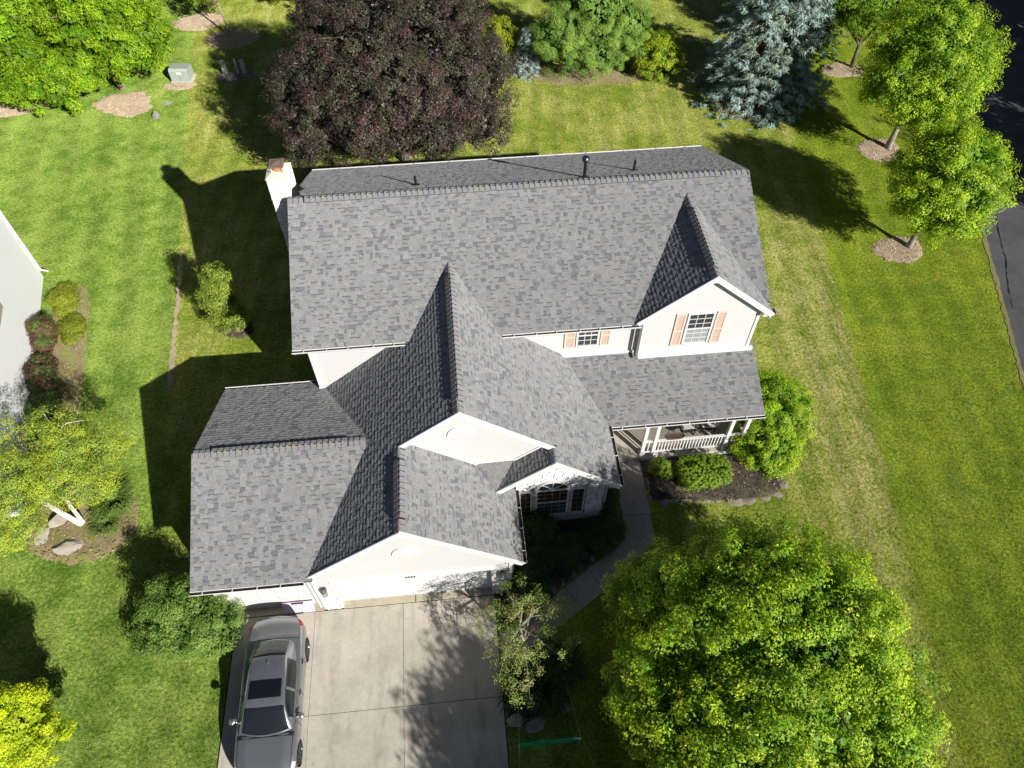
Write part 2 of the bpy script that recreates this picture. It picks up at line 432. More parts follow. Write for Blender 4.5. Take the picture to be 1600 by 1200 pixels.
bed('garden_bed', blob(-4.3, 6.5, .75, .6, seed=12), MULCH_DARK, h=.04)
ribbon_mesh('bare_edging_strip', [(-7.6, 11.6), (-7.15, 8.0), (-6.95, 5.75), (-6.65, 3.2)], .10, .09, .009, MULCH_TAN, step=.18, jit=.09)
# ------------------------------------------------------------------ the house
house = thing('house', 'white two-storey house with grey shingle roofs, attached garage and front porch', 'house')
SHINGLE = attr_mat('roof_shingle', .8, .3, .22, 18.0, .014, 110.0)
DECK = plain('roof_deck', (.07, .072, .076), .9, .1, .15, 12)
S = .494; MW = .80; MC = .83; S3 = .441; SP = .4417

def zc(kind):
    return {'mf': lambda x, y: 5.70 + S * y, 'mr': lambda x, y: 5.70 + S * (9.6 - y),
            'wl': lambda x, y: 6.91 - MW * (5.37 - x), 'wr': lambda x, y: 6.91 - MW * (x - 5.37),
            'sl': lambda x, y: 4.606 - MW * (8.25 - x), 'gr': lambda x, y: 5.382 - MW * (x - 3.46),
            'lf': lambda x, y: 2.845 + S3 * (y + 6.88), 'lr': lambda x, y: 2.845 + S3 * (.82 - y),
            'po': lambda x, y: 2.71 + SP * (y + 2.1),
            'cl': lambda x, y: 7.75 - MC * (13.92 - x), 'cr': lambda x, y: 7.75 - MC * (x - 13.92)}[kind]
# plane: eave direction u, up-slope horizontal direction, convex pieces in plan (counter-clockwise)
PLANES = {
    'mf': ((1, 0), (0, 1), [[(0, 0), (11.72, 0), (11.72, 4.8), (0, 4.8)], [(11.72, .42), (16.27, .42), (16.27, 4.8), (11.72, 4.8)]]),
    'mr': ((-1, 0), (0, -1), [[(16.27, 9.6), (0, 9.6), (0, 4.8), (16.27, 4.8)]]),
    'wl': ((0, -1), (1, 0), [[(.26, -6.77), (3.46, -6.77), (3.46, .4), (.26, .4)], [(3.46, -3.9), (3.86, -3.9), (3.86, .4), (3.46, .4)],
                             [(3.86, -3.9), (5.37, -3.9), (5.37, 2.45), (3.86, 0)]]),
    'wr': ((0, 1), (-1, 0), [[(5.37, -3.9), (6.88, -3.9), (6.88, 0), (5.37, 2.45)], [(6.88, -3.9), (8.25, -3.9), (8.25, .4), (6.88, .4)],
                             [(8.25, -4.49), (10.51, -4.49), (10.51, -2.0), (9.2, .4), (8.25, .4)]]),
    'sl': ((0, -1), (1, 0), [[(6.30, -4.49), (8.25, -4.49), (8.25, -3.6), (6.30, -3.6)]]),
    'gr': ((0, 1), (-1, 0), [[(3.46, -6.77), (6.50, -6.77), (6.50, -3.66), (3.46, -3.66)], [(6.50, -6.77), (7.0, -6.77), (7.0, -4.16), (6.50, -4.16)]]),
    'lf': ((1, 0), (0, 1), [[(-3.18, -6.88), (.45, -6.88), (2.55, -3.03), (-3.18, -3.03)]]),
    'lr': ((-1, 0), (0, -1), [[(.36, .82), (-3.18, .82), (-3.18, -3.03), (2.55, -3.03)]]),
    'po': ((1, 0), (0, 1), [[(10.35, -2.1), (16.19, -2.1), (16.19, .42), (9.0, .42)]]),
    'cl': ((0, -1), (1, 0), [[(11.42, -.02), (13.92, -.02), (13.92, 4.15)]]),
    'cr': ((0, 1), (-1, 0), [[(13.92, -.02), (16.27, -.02), (16.27, .25), (13.92, 4.15)]]),
}
_deck = MB(); pieces = []
def clip(poly, conv):
    out = poly; n = len(conv)
    for i in range(n):
        ax, ay = conv[i]; bx, by = conv[(i + 1) % n]
        if not out: return out
        inp, out = out, []
        for j in range(len(inp)):
            px, py = inp[j]; qx, qy = inp[(j + 1) % len(inp)]
            dp = (bx - ax) * (py - ay) - (by - ay) * (px - ax); dq = (bx - ax) * (qy - ay) - (by - ay) * (qx - ax)
            if dp >= -1e-9: out.append((px, py))
            if (dp > 1e-9 and dq < -1e-9) or (dp < -1e-9 and dq > 1e-9):
                t = dp / (dp - dq); out.append((px + (qx - px) * t, py + (qy - py) * t))
    return out
LIGHTS = [(.238, .240, .246), (.244, .243, .246), (.228, .231, .238), (.246, .243, .242), (.222, .226, .234)]
TANS = [(.258, .244, .232), (.250, .236, .224), (.252, .242, .234)]
SLATE = [(.146, .155, .168), (.170, .178, .188), (.136, .146, .160), (.188, .194, .202)]
BAND = (.088, .089, .092)
def area2(p):
    return .5 * sum(p[i][0] * p[(i + 1) % len(p)][1] - p[(i + 1) % len(p)][0] * p[i][1] for i in range(len(p)))
def shingle_plane(key, seed):
    r = random.Random(seed)
    u2, h2, polys = PLANES[key]; zf = zc(key)
    ox, oy = polys[0][0]
    O = Vector((ox, oy, zf(ox, oy)))
    U = Vector((u2[0], u2[1], zf(ox + u2[0], oy + u2[1]) - O.z)).normalized()
    Vv = Vector((h2[0], h2[1], zf(ox + h2[0], oy + h2[1]) - O.z)).normalized()
    N = U.cross(Vv).normalized()
    if N.z < 0: N = -N
    loc = []
    for pg in polys:
        P = [Vector((x, y, zf(x, y))) for x, y in pg]
        _deck.prism([q - Vector((0, 0, .11)) for q in P], (0, 0, .108))
        L = [((q - O).dot(U), (q - O).dot(Vv)) for q in P]
        if area2(L) < 0: L = L[::-1]
        loc.append(L)
    umin = min(q[0] for L in loc for q in L); umax = max(q[0] for L in loc for q in L)
    vmin = min(q[1] for L in loc for q in L); vmax = max(q[1] for L in loc for q in L)
    e = .145
    k = math.floor(vmin / e)
    while k * e < vmax:
        v0, v1 = k * e, (k + 1) * e
        u = umin - r.uniform(0, .3); tooth = r.random() < .5
        while u < umax:
            w = r.choice((.09, .12, .15, .17, .20, .25)) if tooth else r.choice((.09, .12, .15, .18, .22))
            if tooth:
                q = r.random()
                c = r.choice(LIGHTS) if q < .80 else r.choice(TANS) if q < .89 else r.choice(SLATE)
                t = .0105
                parts = [((u, v0, u + w, v1), c, t)]
            else:
                q = r.random()
                c = r.choice(LIGHTS) if q < .64 else r.choice(TANS) if q < .71 else r.choice(SLATE)
                c = tuple(x * .93 for x in c)
                t = .0045
                vb = v1 - .036
                if r.random() < .62:
                    parts = [((u, v0, u + w, vb), c, t), ((u, vb, u + w, v1), BAND, t)]
                else:
                    parts = [((u, v0, u + w, v1), c, t)]
            j = r.uniform(.93, 1.07)
            for (a, b, c2, d), col, th in parts:
                for L in loc:
                    pg = clip([(a, b), (c2, b), (c2, d), (a, d)], L)
                    if len(pg) >= 3 and abs(area2(pg)) > 2e-4:
                        pieces.append((O, U, Vv, N, pg, v0, v1, th, tuple((x + (.235 - x) * .16) * j * 1.09 for x in col) + (1,)))
            u += w; tooth = not tooth if r.random() < .88 else tooth
        k += 1
for i, key in enumerate(PLANES): shingle_plane(key, 100 + i)
# small saddle roof that drains between the two front gables
_cr = [Vector((5.72, -3.66, 3.60)), Vector((7.02, -3.66, 3.66)), Vector((6.38, -4.5, 3.08))]
_deck.prism([q - Vector((0, 0, .1)) for q in _cr], (0, 0, .1))
_U = (_cr[1] - _cr[0]).normalized(); _N = (_cr[2] - _cr[0]).cross(_U).normalized()
if _N.z < 0: _N = -_N
_V = _N.cross(_U)
_L = [((q - _cr[2]).dot(_U), (q - _cr[2]).dot(_V)) for q in _cr]
if area2(_L) < 0: _L = _L[::-1]
_r = random.Random(5)
for k in range(8):
    u = -1.2
    while u < 1.3:
        w = _r.choice((.12, .17, .22, .28)); pg = clip([(u, k * .145), (u + w, k * .145), (u + w, k * .145 + .145), (u, k * .145 + .145)], _L)
        if len(pg) >= 3 and abs(area2(pg)) > 2e-4:
            pieces.append((_cr[2], _U, _V, _N, pg, k * .145, k * .145 + .145, _r.choice((.0045, .0105)), _r.choice(LIGHTS + TANS + SLATE) + (1,)))
        u += w
roof = _deck.make('roof', [DECK, TRIM], house)
_mi = []
for p_ in roof.data.polygons: _mi.append(1 if p_.normal.z < -.3 else 0)
roof.data.polygons.foreach_set('material_index', _mi)

def piece_geo(pc):
    O, U, Vv, N, pg, v0, v1, th, col = pc
    n = len(pg); top, low = [], []
    for a, b in pg:
        f = (b - v0) / (v1 - v0)
        base = O + U * a + Vv * b
        top.append(base + N * (.003 + th * (1 - f) + .0015)); low.append(base + N * .0005)
    fs = [tuple(range(n))] + [(i, n + i, n + (i + 1) % n, (i + 1) % n) for i in range(n) if not (pg[i][1] > v1 - 1e-4 and pg[(i + 1) % n][1] > v1 - 1e-4)]
    return top + low, fs, col
def seen(pc):
    O, U, Vv, N, pg, v0, v1, th, col = pc
    c = O + U * (sum(q[0] for q in pg) / len(pg)) + Vv * (sum(q[1] for q in pg) / len(pg))
    d = CAM - c
    return abs(area2(pg)) * max(0, N.dot(d.normalized())) / d.length_squared if N.z > 0 else 0
_rank = sorted(range(len(pieces)), key=lambda i: -seen(pieces[i]))
# only those in the open, on the two garage slopes nearest the camera
_near = [i for i in _rank if (lambda c: (-3.1 < c.x < .2 and c.y < -3.3) or (3.6 < c.x < 6.9 and -6.7 < c.y < -4.6 and c.z < 5.3))(pieces[i][0] + pieces[i][1] * pieces[i][4][0][0] + pieces[i][2] * pieces[i][4][0][1]) and len(pieces[i][4]) == 4][:300]
_nearset = set(_near)
for i in _near:
    v, f, c = piece_geo(pieces[i])
    link('shingle', mesh_of('shingle', v, f, SHINGLE, cols=[c] * len(f)), roof)
_rest = MB()
for i, pc in enumerate(pieces):
    if i not in _nearset:
        v, f, c = piece_geo(pc); _rest.add(v, f, col=c)
_rest.make('shingles', SHINGLE, roof, kind='stuff', cols=True)

# ridges: a dark vent strip and overlapping cap shingles
def ridge(a, b, s1, s2, vent=None, seed=0, half=.17, step=.195):
    r = random.Random(seed)
    a, b = Vector(a), Vector(b); L = (b - a).length; d = (b - a).normalized(); q = Vector((d.y, -d.x, 0))
    def pt(t, off, lift):
        z = -(s1 if off < 0 else s2) * abs(off)
        return a + d * t + q * off + Vector((0, 0, z + lift))
    if vent:
        sec = [(-half + .014, .0), (-half + .014, .046), (0, .048), (half - .014, .046), (half - .014, 0), (0, -.02)]
        bb = MB(); bb.prism([pt(vent[0], o, l) for o, l in sec], d * (vent[1] - vent[0])); bb.make('ridge_vent', DARK, roof)
    mes = []
    for k in range(4):
        col = r.choice(LIGHTS[:3] + [(.25, .245, .24)]); col = tuple(x * r.uniform(.92, 1.06) for x in col) + (1,)
        ln = step + .05
        offs = [-half, -.03, .03, half]
        def P(t, o, l): return d * t + q * o + Vector((0, 0, -(s1 if o < 0 else s2) * abs(o) + l - (.006 if abs(o) < .05 else 0)))
        V = [P(0, o, .030) for o in offs] + [P(ln, o, .010) for o in offs] + [P(0, o, .004) for o in offs] + [P(ln, o, .004) for o in offs] + [P(step - .022, o, .0115) for o in offs]
        F = [(i, i + 1, i + 17, i + 16) for i in range(3)] + [(i + 16, i + 17, i + 5, i + 4) for i in range(3)] + [(i, i + 8, i + 9, i + 1) for i in range(3)] + [(0, 4, 12, 8), (3, 11, 15, 7)]
        mes.append(mesh_of('ridge_cap', V, F, SHINGLE, cols=[col] * 3 + [(.07, .07, .072, 1)] * 3 + [(.10, .10, .102, 1)] * 3 + [col] * 2))
    t = 0
    while t < L - .05:
        lift = .042 if vent and vent[0] - .12 <= t <= vent[1] - step * .6 else .010
        o = link('ridge_cap', r.choice(mes), roof); o.location = a + d * t + Vector((0, 0, lift))
        t += step
ridge((0, 4.8, 8.07), (16.2, 4.8, 8.07), S, S, (.55, 15.2), 1)
ridge((5.37, -3.86, 6.91), (5.37, 2.3, 6.91), MW, MW, (.45, 5.6), 2)
ridge((3.46, -6.72, 5.382), (3.46, -3.98, 5.382), MW, MW, (.35, 2.35), 3)
ridge((8.25, -4.45, 4.606), (8.25, -3.95, 4.606), MW, MW, None, 4, .13)
ridge((-3.14, -3.03, 4.543), (2.25, -3.03, 4.543), S3, S3, (.6, 4.8), 5)
ridge((13.92, .02, 7.75), (13.92, 3.98, 7.75), MC, MC, (.45, 3.3), 6)

# walls
def wall(name, poly, d, mat=None):
    b = MB(); b.prism(poly, d); return b.make(name, mat or SIDING, house)
wall('wall', [(.35, y, z) for y, z in ((.4, 0), (9.2, 0), (9.2, 5.76), (4.8, 7.93), (.4, 5.76))], (15.57, 0, 0))
wall('gable_wall', [(x, .2, z) for x, z in ((11.9, 2.9), (15.925, 2.9), (15.925, 5.95), (13.92, 7.62), (11.9, 5.95))], (0, .25, 0))
wall('gable_wall', [(x, -3.68, z) for x, z in ((3.5, 0), (8.3, 0), (8.3, 4.42), (5.37, 6.79), (3.5, 5.26))], (0, .2, 0))
wall('wall', [(9.95, -4.0, 0), (10.11, -4.0, 0), (10.11, -4.0, 2.98), (9.95, -4.0, 3.05)], (0, 4.4, 0))
wall('gable_wall', [(x, -6.68, z) for x, z in ((.35, 2.12), (6.62, 2.12), (6.62, 2.73), (3.46, 5.26), (.35, 2.76))], (0, .2, 0))
wall('pilaster', [(.35, -6.68, 0), (.95, -6.68, 0), (.95, -6.68, 2.12), (.35, -6.68, 2.12)], (0, .2, 0))
wall('pilaster', [(5.98, -6.68, 0), (6.62, -6.68, 0), (6.62, -6.68, 2.12), (5.98, -6.68, 2.12)], (0, .2, 0))
wall('wall', [(6.46, -6.5, 0), (6.615, -6.5, 0), (6.615, -6.5, 2.70), (6.46, -6.5, 2.80)], (0, 2.9, 0))
wall('wall', [(-2.9, y, z) for y, z in ((-6.55, 0), (.5, 0), (.5, 2.84), (-3.03, 4.42), (-6.55, 2.84))], (.18, 0, 0))
wall('wall', [(-2.72, -6.55, 2.1), (.35, -6.55, 2.1), (.35, -6.55, 2.86), (-2.72, -6.55, 2.86)], (0, .15, 0))
wall('wall', [(-2.72, -6.55, 0), (-2.38, -6.55, 0), (-2.38, -6.55, 2.1), (-2.72, -6.55, 2.1)], (0, .15, 0))
wall('wall', [(.06, -6.55, 0), (.35, -6.55, 0), (.35, -6.55, 2.1), (.06, -6.55, 2.1)], (0, .15, 0))
wall('wall', [(-2.72, .35, 0), (.35, .35, 0), (.35, .35, 2.84), (-2.72, .35, 2.84)], (0, .15, 0))

# corner boards, rake boards and fascias
for q in ((.32, .42, .37, .47, 0, 5.72), (15.86, 15.96, .37, .47, 0, 5.72), (11.87, 11.97, .17, .27, 3.3, 5.9), (15.85, 15.955, .17, .27, 3.3, 5.93), (.31, .42, -6.71, -6.61, 0, 2.7), (6.55, 6.65, -6.71, -6.61, 0, 2.68), (10.04, 10.14, -4.08, -3.98, 0, 2.9)):
    b = MB(); b.box(*q); b.make('corner_trim', TRIM, house)
def board(a, c, name='rake_board', drop=.10, w=.04, h=.19):
    bb = MB(); bb.bar(Vector(a) - Vector((0, 0, drop)), Vector(c) - Vector((0, 0, drop)), w, h, up=(0, 0, 1)); return bb.make(name, TRIM, house)
def rake(x0, x1, y, zf, w=.04):
    p, q = (x0, y, zf(x0, y)), (x1, y, zf(x1, y)); return board(p, q)
rake(3.50, 5.37, -3.92, zc('wl')); rake(5.37, 8.25, -3.92, zc('wr'))
rake(.26, 3.46, -6.79, zc('wl')); rake(3.46, 7.0, -6.79, zc('gr'))
rake(6.40, 8.25, -4.51, zc('sl')); rake(8.25, 10.51, -4.51, zc('wr'))
rake(11.6, 13.92, -.04, zc('cl')); rake(13.92, 16.27, -.04, zc('cr'))
for x in (.03, 16.24):
    board((x, 0, 5.7), (x, 4.8, 8.07), drop=.21); board((x, 9.6, 5.7), (x, 4.8, 8.07), drop=.21)
board((-3.15, -6.88, 2.845), (-3.15, -3.03, 4.543), drop=.21); board((-3.15, .82, 2.845), (-3.15, -3.03, 4.543), drop=.21)
board((16.16, -2.1, 2.71), (16.16, .4, 3.81), drop=.21)
for px_, py_, pz_ in ((5.37, -3.92, 6.91), (3.46, -6.79, 5.382), (8.25, -4.51, 4.606), (13.92, -.04, 7.75)):
    b = MB(); b.prism([(px_ - .13, py_ - .028, pz_ - .26), (px_ + .13, py_ - .028, pz_ - .26), (px_ + .13, py_ - .028, pz_ - .075), (px_, py_ - .028, pz_ + .025), (px_ - .13, py_ - .028, pz_ - .075)], (0, .05, 0)); b.make('peak_trim', TRIM, house)
# boxed eave return at the right of the upper gable, soffits behind the front rakes
b = MB(); b.prism([(15.96, -.02, 5.62), (16.25, -.02, 5.62), (16.25, -.02, 5.72), (15.96, -.02, 5.94)], (0, .42, 0)); b.make('eave_return', TRIM, house)
b = MB(); b.prism([(10.13, -4.47, 2.62), (10.49, -4.47, 2.62), (10.49, -4.47, 2.70), (10.13, -4.47, 2.98)], (0, .4, 0)); b.make('eave_return', TRIM, house)
# step flashing where roofs meet walls
FLASH = plain('pale_flashing', (.66, .66, .64), .45, .4, .12, 5)
b = MB(); b.box(9.1, 11.9, .33, .41, 3.74, 3.90); b.box(11.85, 16.1, .10, .21, 3.66, 3.84); b.make('wall_flashing', FLASH, house)
b = MB(); b.bar((3.5, -3.70, 5.40), (5.8, -3.70, 3.58), .03, .07); b.bar((5.74, -3.70, 3.68), (7.0, -3.70, 3.72), .03, .08); b.bar((7.0, -3.70, 3.66), (8.2, -3.70, 4.60), .03, .07); b.make('wall_flashing', FLASH, house)

# gutters
GUT_DIRT_SHADE = plain('gutter_debris_and_shade', (.035, .03, .024), .9, .1, .4, 9)  # dark colour for dirt plus the painted-in shade of the trough
def gutter(a, c, out, hang=.78):
    a, c, o = Vector(a), Vector(c), Vector(out)
    prof = [(0, 0), (0, -.11), (.085, -.11), (.125, -.04), (.125, 0), (.116, 0), (.116, -.036), (.08, -.10), (.009, -.10), (.009, 0)]
    b = MB(); b.prism([a + o * p + Vector((0, 0, q - .015)) for p, q in prof], c - a); g = b.make('gutter', TRIM, house)
    b = MB(); b.prism([a + o * .012 + Vector((0, 0, -.075)), a + o * .09 + Vector((0, 0, -.075)), a + o * .112 + Vector((0, 0, -.055)), a + o * .012 + Vector((0, 0, -.055))], c - a); b.make('gutter_debris_and_shade', GUT_DIRT_SHADE, g)
    L = (c - a).length; d = (c - a) / L; t = hang / 2
    while t < L:
        b = MB(); b.bar(a + d * t + Vector((0, 0, -.012)), a + d * t + o * .12 + Vector((0, 0, -.012)), .028, .012); b.make('gutter_hanger', TRIM, g); t += hang * rnd.uniform(.85, 1.2)
    return g
fas = MB()
for a, c in (((0, .02, 5.63), (3.9, .02, 5.63)), ((6.85, .02, 5.63), (11.6, .02, 5.63)), ((0, 9.58, 5.63), (16.27, 9.58, 5.63)), ((-3.18, -6.86, 2.77), (.3, -6.86, 2.77)),
             ((-3.18, .80, 2.77), (.35, .80, 2.77)), ((10.4, -2.08, 2.63), (16.19, -2.08, 2.63)), ((10.49, -4.49, 2.71), (10.49, -2.05, 2.71)), ((6.98, -6.77, 2.46), (6.98, -4.16, 2.46))):
    fas.bar(a, c, .03, .15)
fas.make('fascia', TRIM, house)
gutter((-.02, 0, 5.70), (3.72, 0, 5.70), (0, -1, 0)); gutter((6.98, 0, 5.70), (11.72, 0, 5.70), (0, -1, 0))
gutter((16.28, 9.6, 5.70), (-.01, 9.6, 5.70), (0, 1, 0), 1.4)
gutter((-3.2, -6.88, 2.845), (.22, -6.88, 2.845), (0, -1, 0)); gutter((.33, .82, 2.845), (-3.2, .82, 2.845), (0, 1, 0))
gutter((10.62, -2.1, 2.71), (16.21, -2.1, 2.71), (0, -1, 0)); gutter((10.51, -4.5, 2.80), (10.51, -2.12, 2.80), (1, 0, 0)); gutter((7.0, -6.78, 2.55), (7.0, -4.2, 2.55), (1, 0, 0))
gutter((16.28, -.03, 5.795), (16.28, .22, 5.795), (1, 0, 0), 2)
GREYBROWN = plain('taupe_downspout', (.16, .135, .125), .5, .3, .08)
def spout(path, mat=TRIM, w=.075):
    b = MB()
    for p, q in zip(path, path[1:]): b.bar(p, q, w, w * .8, up=(0, 1, 0))
    return b.make('downspout', mat, house)
spout([(11.66, -.06, 5.6), (11.80, .13, 5.42), (11.80, .13, 3.98), (11.80, -.04, 3.86)], GREYBROWN, .09)
spout([(.36, .05, 5.6), (.40, .33, 5.40), (.40, .33, 3.2)]); spout([(7.05, -6.45, 2.45), (6.69, -6.45, 2.25), (6.69, -6.45, .1)])
spout([(7.06, -4.28, 2.45), (6.96, -4.22, 2.25), (6.96, -4.22, .1)]); spout([(10.2, -4.05, 2.6), (10.18, -4.05, .1)]); spout([(.2, -6.62, 2.7), (.2, -6.62, .08)])

# windows
def window(x0, x1, z0, z1, y, cols, rows_top, rows_bot, pane_top=GLASS, pane_bot=GLASS, case=.07, mid=.5, bar=None, bw=.010):
    b = MB()
    for a in ((x0 - case, x0, z0 - case, z1 + case), (x1, x1 + case, z0 - case, z1 + case)): b.box(a[0], a[1], y - .045, y + .02, a[2], a[3])
    b.box(x0, x1, y - .045, y + .02, z1, z1 + case); b.box(x0, x1, y - .07, y + .02, z0 - case, z0)
    w = b.make('window', TRIM, house)
    zm = z0 + (z1 - z0) * mid if rows_bot else z0
    if rows_bot:
        bb = MB(); bb.box(x0, x1, y - .035, y, zm - .025, zm + .025); bb.make('meeting_rail', TRIM, w)
    for za, zb, rows, pm in ((zm, z1, rows_top, pane_top), (z0, zm, rows_bot, pane_bot)):
        if not rows: continue
        bb = MB(); bb.box(x0, x1, y - .014, y - .002, za, zb); bb.make('pane', pm, w)
        for i in range(1, cols):
            x = x0 + (x1 - x0) * i / cols; bb = MB(); bb.box(x - bw, x + bw, y - .026, y - .012, za, zb); bb.make('muntin', bar or TRIM, w)
        for j in range(1, rows):
            z = za + (zb - za) * j / rows; bb = MB(); bb.box(x0, x1, y - .024, y - .013, z - bw, z + bw); bb.make('muntin', bar or TRIM, w)
    return w
def shutter(x0, x1, z0, z1, y):
    b = MB(); t = .055; zm = z0 + (z1 - z0) * .47
    for a in ((x0, x0 + t, z0, z1), (x1 - t, x1, z0, z1)): b.box(a[0], a[1], y - .04, y, a[2], a[3])
    for za, zb in ((z0, z0 + t), (zm - t / 2, zm + t / 2), (z1 - t, z1)): b.box(x0 + t, x1 - t, y - .04, y, za, zb)
    s = b.make('shutter', SHUT_RIM, house)
    for za, zb in ((z0 + t, zm - t / 2), (zm + t / 2, z1 - t)):
        bb = MB(); bb.box(x0 + t, x1 - t, y - .025, y - .004, za, zb); bb.make('shutter_panel', SHUT, s)
SHUT = plain('faded_peach_shutter', (.52, .38, .29), .6, .25, .10, 5)
SHUT_RIM = plain('pale_peach_shutter_rim', (.62, .52, .45), .6, .25, .06, 5)
window(13.46, 14.28, 4.30, 5.78, .2, 3, 3, 3, GLASS, GLASS_BLIND); shutter(12.98, 13.33, 4.2, 5.85, .197); shutter(14.40, 14.76, 4.2, 5.85, .197)
window(9.68, 10.36, 4.36, 5.40, .4, 3, 2, 2); shutter(9.19, 9.56, 4.28, 5.46, .397); shutter(10.47, 10.82, 4.28, 5.46, .397)

# stone work: each stone its own piece
MORTAR = plain('dark_mortar', (.10, .105, .115), .95, .05, .2, 12)
STONES = [plain('whitewashed_stone', c, .85, .12, .16, 7, .01, 30) for c in ((.70, .70, .69), (.75, .74, .72), (.63, .64, .65), (.78, .76, .73))]
CREAM = [plain('cream_limestone', c, .85, .12, .14, 7, .01, 30) for c in ((.64, .61, .56), (.68, .66, .61), (.58, .55, .50))]
def stones(parent, origin, U, N, poly, holes, mats, seed, rows=(.11, .15, .19), ws=(.22, .30, .38, .48), proud=.03, gap=.026):
    """ashlar laid in the plane through origin spanned by U and z; poly convex in (u, z); holes are u0, u1, z0, z1"""
    r = random.Random(seed); O, U, N = Vector(origin), Vector(U), Vector(N); Z = Vector((0, 0, 1))
    u0 = min(p[0] for p in poly); u1 = max(p[0] for p in poly); z = min(p[1] for p in poly); z1 = max(p[1] for p in poly)
    if area2(poly) < 0: poly = poly[::-1]
    while z < z1:
        h = r.choice(rows); u = u0 - r.uniform(0, .2)
        while u < u1:
            w = r.choice(ws); rects = [(max(u, u0), min(u + w, u1), z, z + h)]
            for a, b_, c, d in holes:
                nr = []
                for q in rects:
                    if q[1] <= a or q[0] >= b_ or q[3] <= c or q[2] >= d: nr.append(q); continue
                    if q[0] < a: nr.append((q[0], a, q[2], q[3]))
                    if q[1] > b_: nr.append((b_, q[1], q[2], q[3]))
                    if q[2] < c: nr.append((max(q[0], a), min(q[1], b_), q[2], c))
                    if q[3] > d: nr.append((max(q[0], a), min(q[1], b_), d, q[3]))
                rects = nr
            for q in rects:
                if q[1] - q[0] < .05 or q[3] - q[2] < .04: continue
                g = gap / 2
                pg = clip([(q[0] + g, q[2] + g), (q[1] - g, q[2] + g), (q[1] - g, q[3] - g), (q[0] + g, q[3] - g)], poly)
                if len(pg) < 3 or area2(pg) < .003: continue
                cx = sum(p[0] for p in pg) / len(pg); cz = sum(p[1] for p in pg) / len(pg); n = len(pg); pr = proud * r.uniform(.7, 1.35)
                rings = []
                for k, dep in ((1, 0), (1, pr * .65), (.9, pr)):
                    rings += [O + U * (cx + (p[0] - cx) * k) + Z * (cz + (p[1] - cz) * k) + N * (dep * r.uniform(.9, 1.1)) for p in pg]
                F = [(k * n + i, k * n + (i + 1) % n, (k + 1) * n + (i + 1) % n, (k + 1) * n + i) for k in range(2) for i in range(n)] + [tuple(2 * n + i for i in range(n))]
                if U.cross(Z).dot(N) < 0: F = [f[::-1] for f in F]
                link('stone', mesh_of('stone', rings, F, r.choice(mats)), parent)
            u += w
        z += h
bay = wall('stone_wall', [(x, -4.14, z) for x, z in ((7.0, 0), (10.11, 0), (10.11, 2.93), (8.25, 4.44), (7.0, 3.44))], (0, .2, 0), MORTAR)
stones(bay, (0, -4.14, 0), (1, 0, 0), (0, -1, 0), [(7.02, .0), (10.10, .0), (10.10, 2.93), (8.25, 4.42), (7.02, 3.44)],
       [(7.10, 7.62, .50, 2.36), (7.66, 8.90, .50, 2.40), (8.90, 9.46, .50, 2.36)], STONES, 31)
# bay window: arched middle unit and two slim sidelights
YB = -4.175
TANBAR = plain('tan_muntin', (.30, .24, .17), .5, .3, .05)
BROWNG = glass_mat('brown_reflection_tint', (.055, .035, .025), .05)  # brown reflection put into the pane colour
BAYTRIM = plain('grey_blue_bay_trim', (.48, .52, .56), .5, .3, .05)
window(7.19, 7.53, .62, 2.28, YB, 2, 5, 0, BROWNG, case=.06, bar=TANBAR, bw=.007); window(8.98, 9.37, .62, 2.28, YB, 2, 5, 0, case=.06, bar=TANBAR, bw=.007)
for xa, xb in ((7.61, 7.68), (8.88, 8.91)):
    b = MB(); b.box(xa, xb, -4.19, -4.14, .5, 2.36); b.make('bay_mullion', BAYTRIM, house)
cw = window(7.76, 8.80, .62, 2.30, YB, 4, 3, 3, BROWNG, glass_mat('blue_reflection_tint', (.05, .075, .11), .06), case=.07, mid=.52, bar=TANBAR, bw=.007)  # lower sash: blue reflection painted as the glass tint
b = MB(); n = 18; cx_, rz, rx = 8.28, .46, .52; zb = 2.37
def arc(k, rx_, rz_, y): t = math.pi * k / n; return (cx_ + rx_ * math.cos(t), y, zb + rz_ * math.sin(t))
bb = MB(); bb.prism([arc(k, rx, rz, YB - .012) for k in range(n + 1)], (0, .03, 0)); bb.make('arch_pane', GLASS, cw)
bb = MB()
for k in range(n):
    P = [arc(k, rx, rz, YB - .045), arc(k, rx + .085, rz + .085, YB - .045), arc(k + 1, rx + .085, rz + .085, YB - .045), arc(k + 1, rx, rz, YB - .045)]
    bb.prism(P, (0, .065, 0))
bb.make('arch_casing', TRIM, cw)
for k in (4.5, 9, 13.5):
    bb = MB(); bb.bar((cx_, YB - .02, zb), arc(k, rx, rz, YB - .02), .02, .02, up=(0, 1, 0)); bb.make('muntin', TRIM, cw)

# garage doors
def garage_door(x0, x1, y, z1, nx, panes=False):
    b = MB(); b.box(x0, x1, y, y + .04, .02, z1); d = b.make('garage_door', WHITE, house)
    h = (z1 - .02) / 4
    for j in range(4):
        bb = MB(); bb.box(x0 + .004, x1 - .004, y - .022, y, .02 + j * h + .006, .02 + (j + 1) * h - .006)
        w = (x1 - x0) / nx
        for i in range(nx):
            xa, xb, za, zb_ = x0 + i * w + .09, x0 + (i + 1) * w - .09, .02 + j * h + .10, .02 + (j + 1) * h - .10
            P = [(xa, y - .022, za), (xb, y - .022, za), (xb, y - .022, zb_), (xa, y - .022, zb_)]; Q = [(xa + .04, y - .034, za + .04), (xb - .04, y - .034, za + .04), (xb - .04, y - .034, zb_ - .04), (xa + .04, y - .034, zb_ - .04)]
            bb.add(P + Q, [(k, (k + 1) % 4, 4 + (k + 1) % 4, 4 + k) for k in range(4)] + [(4, 5, 6, 7)])
        bb.make('door_section', WHITE, d)
    return d
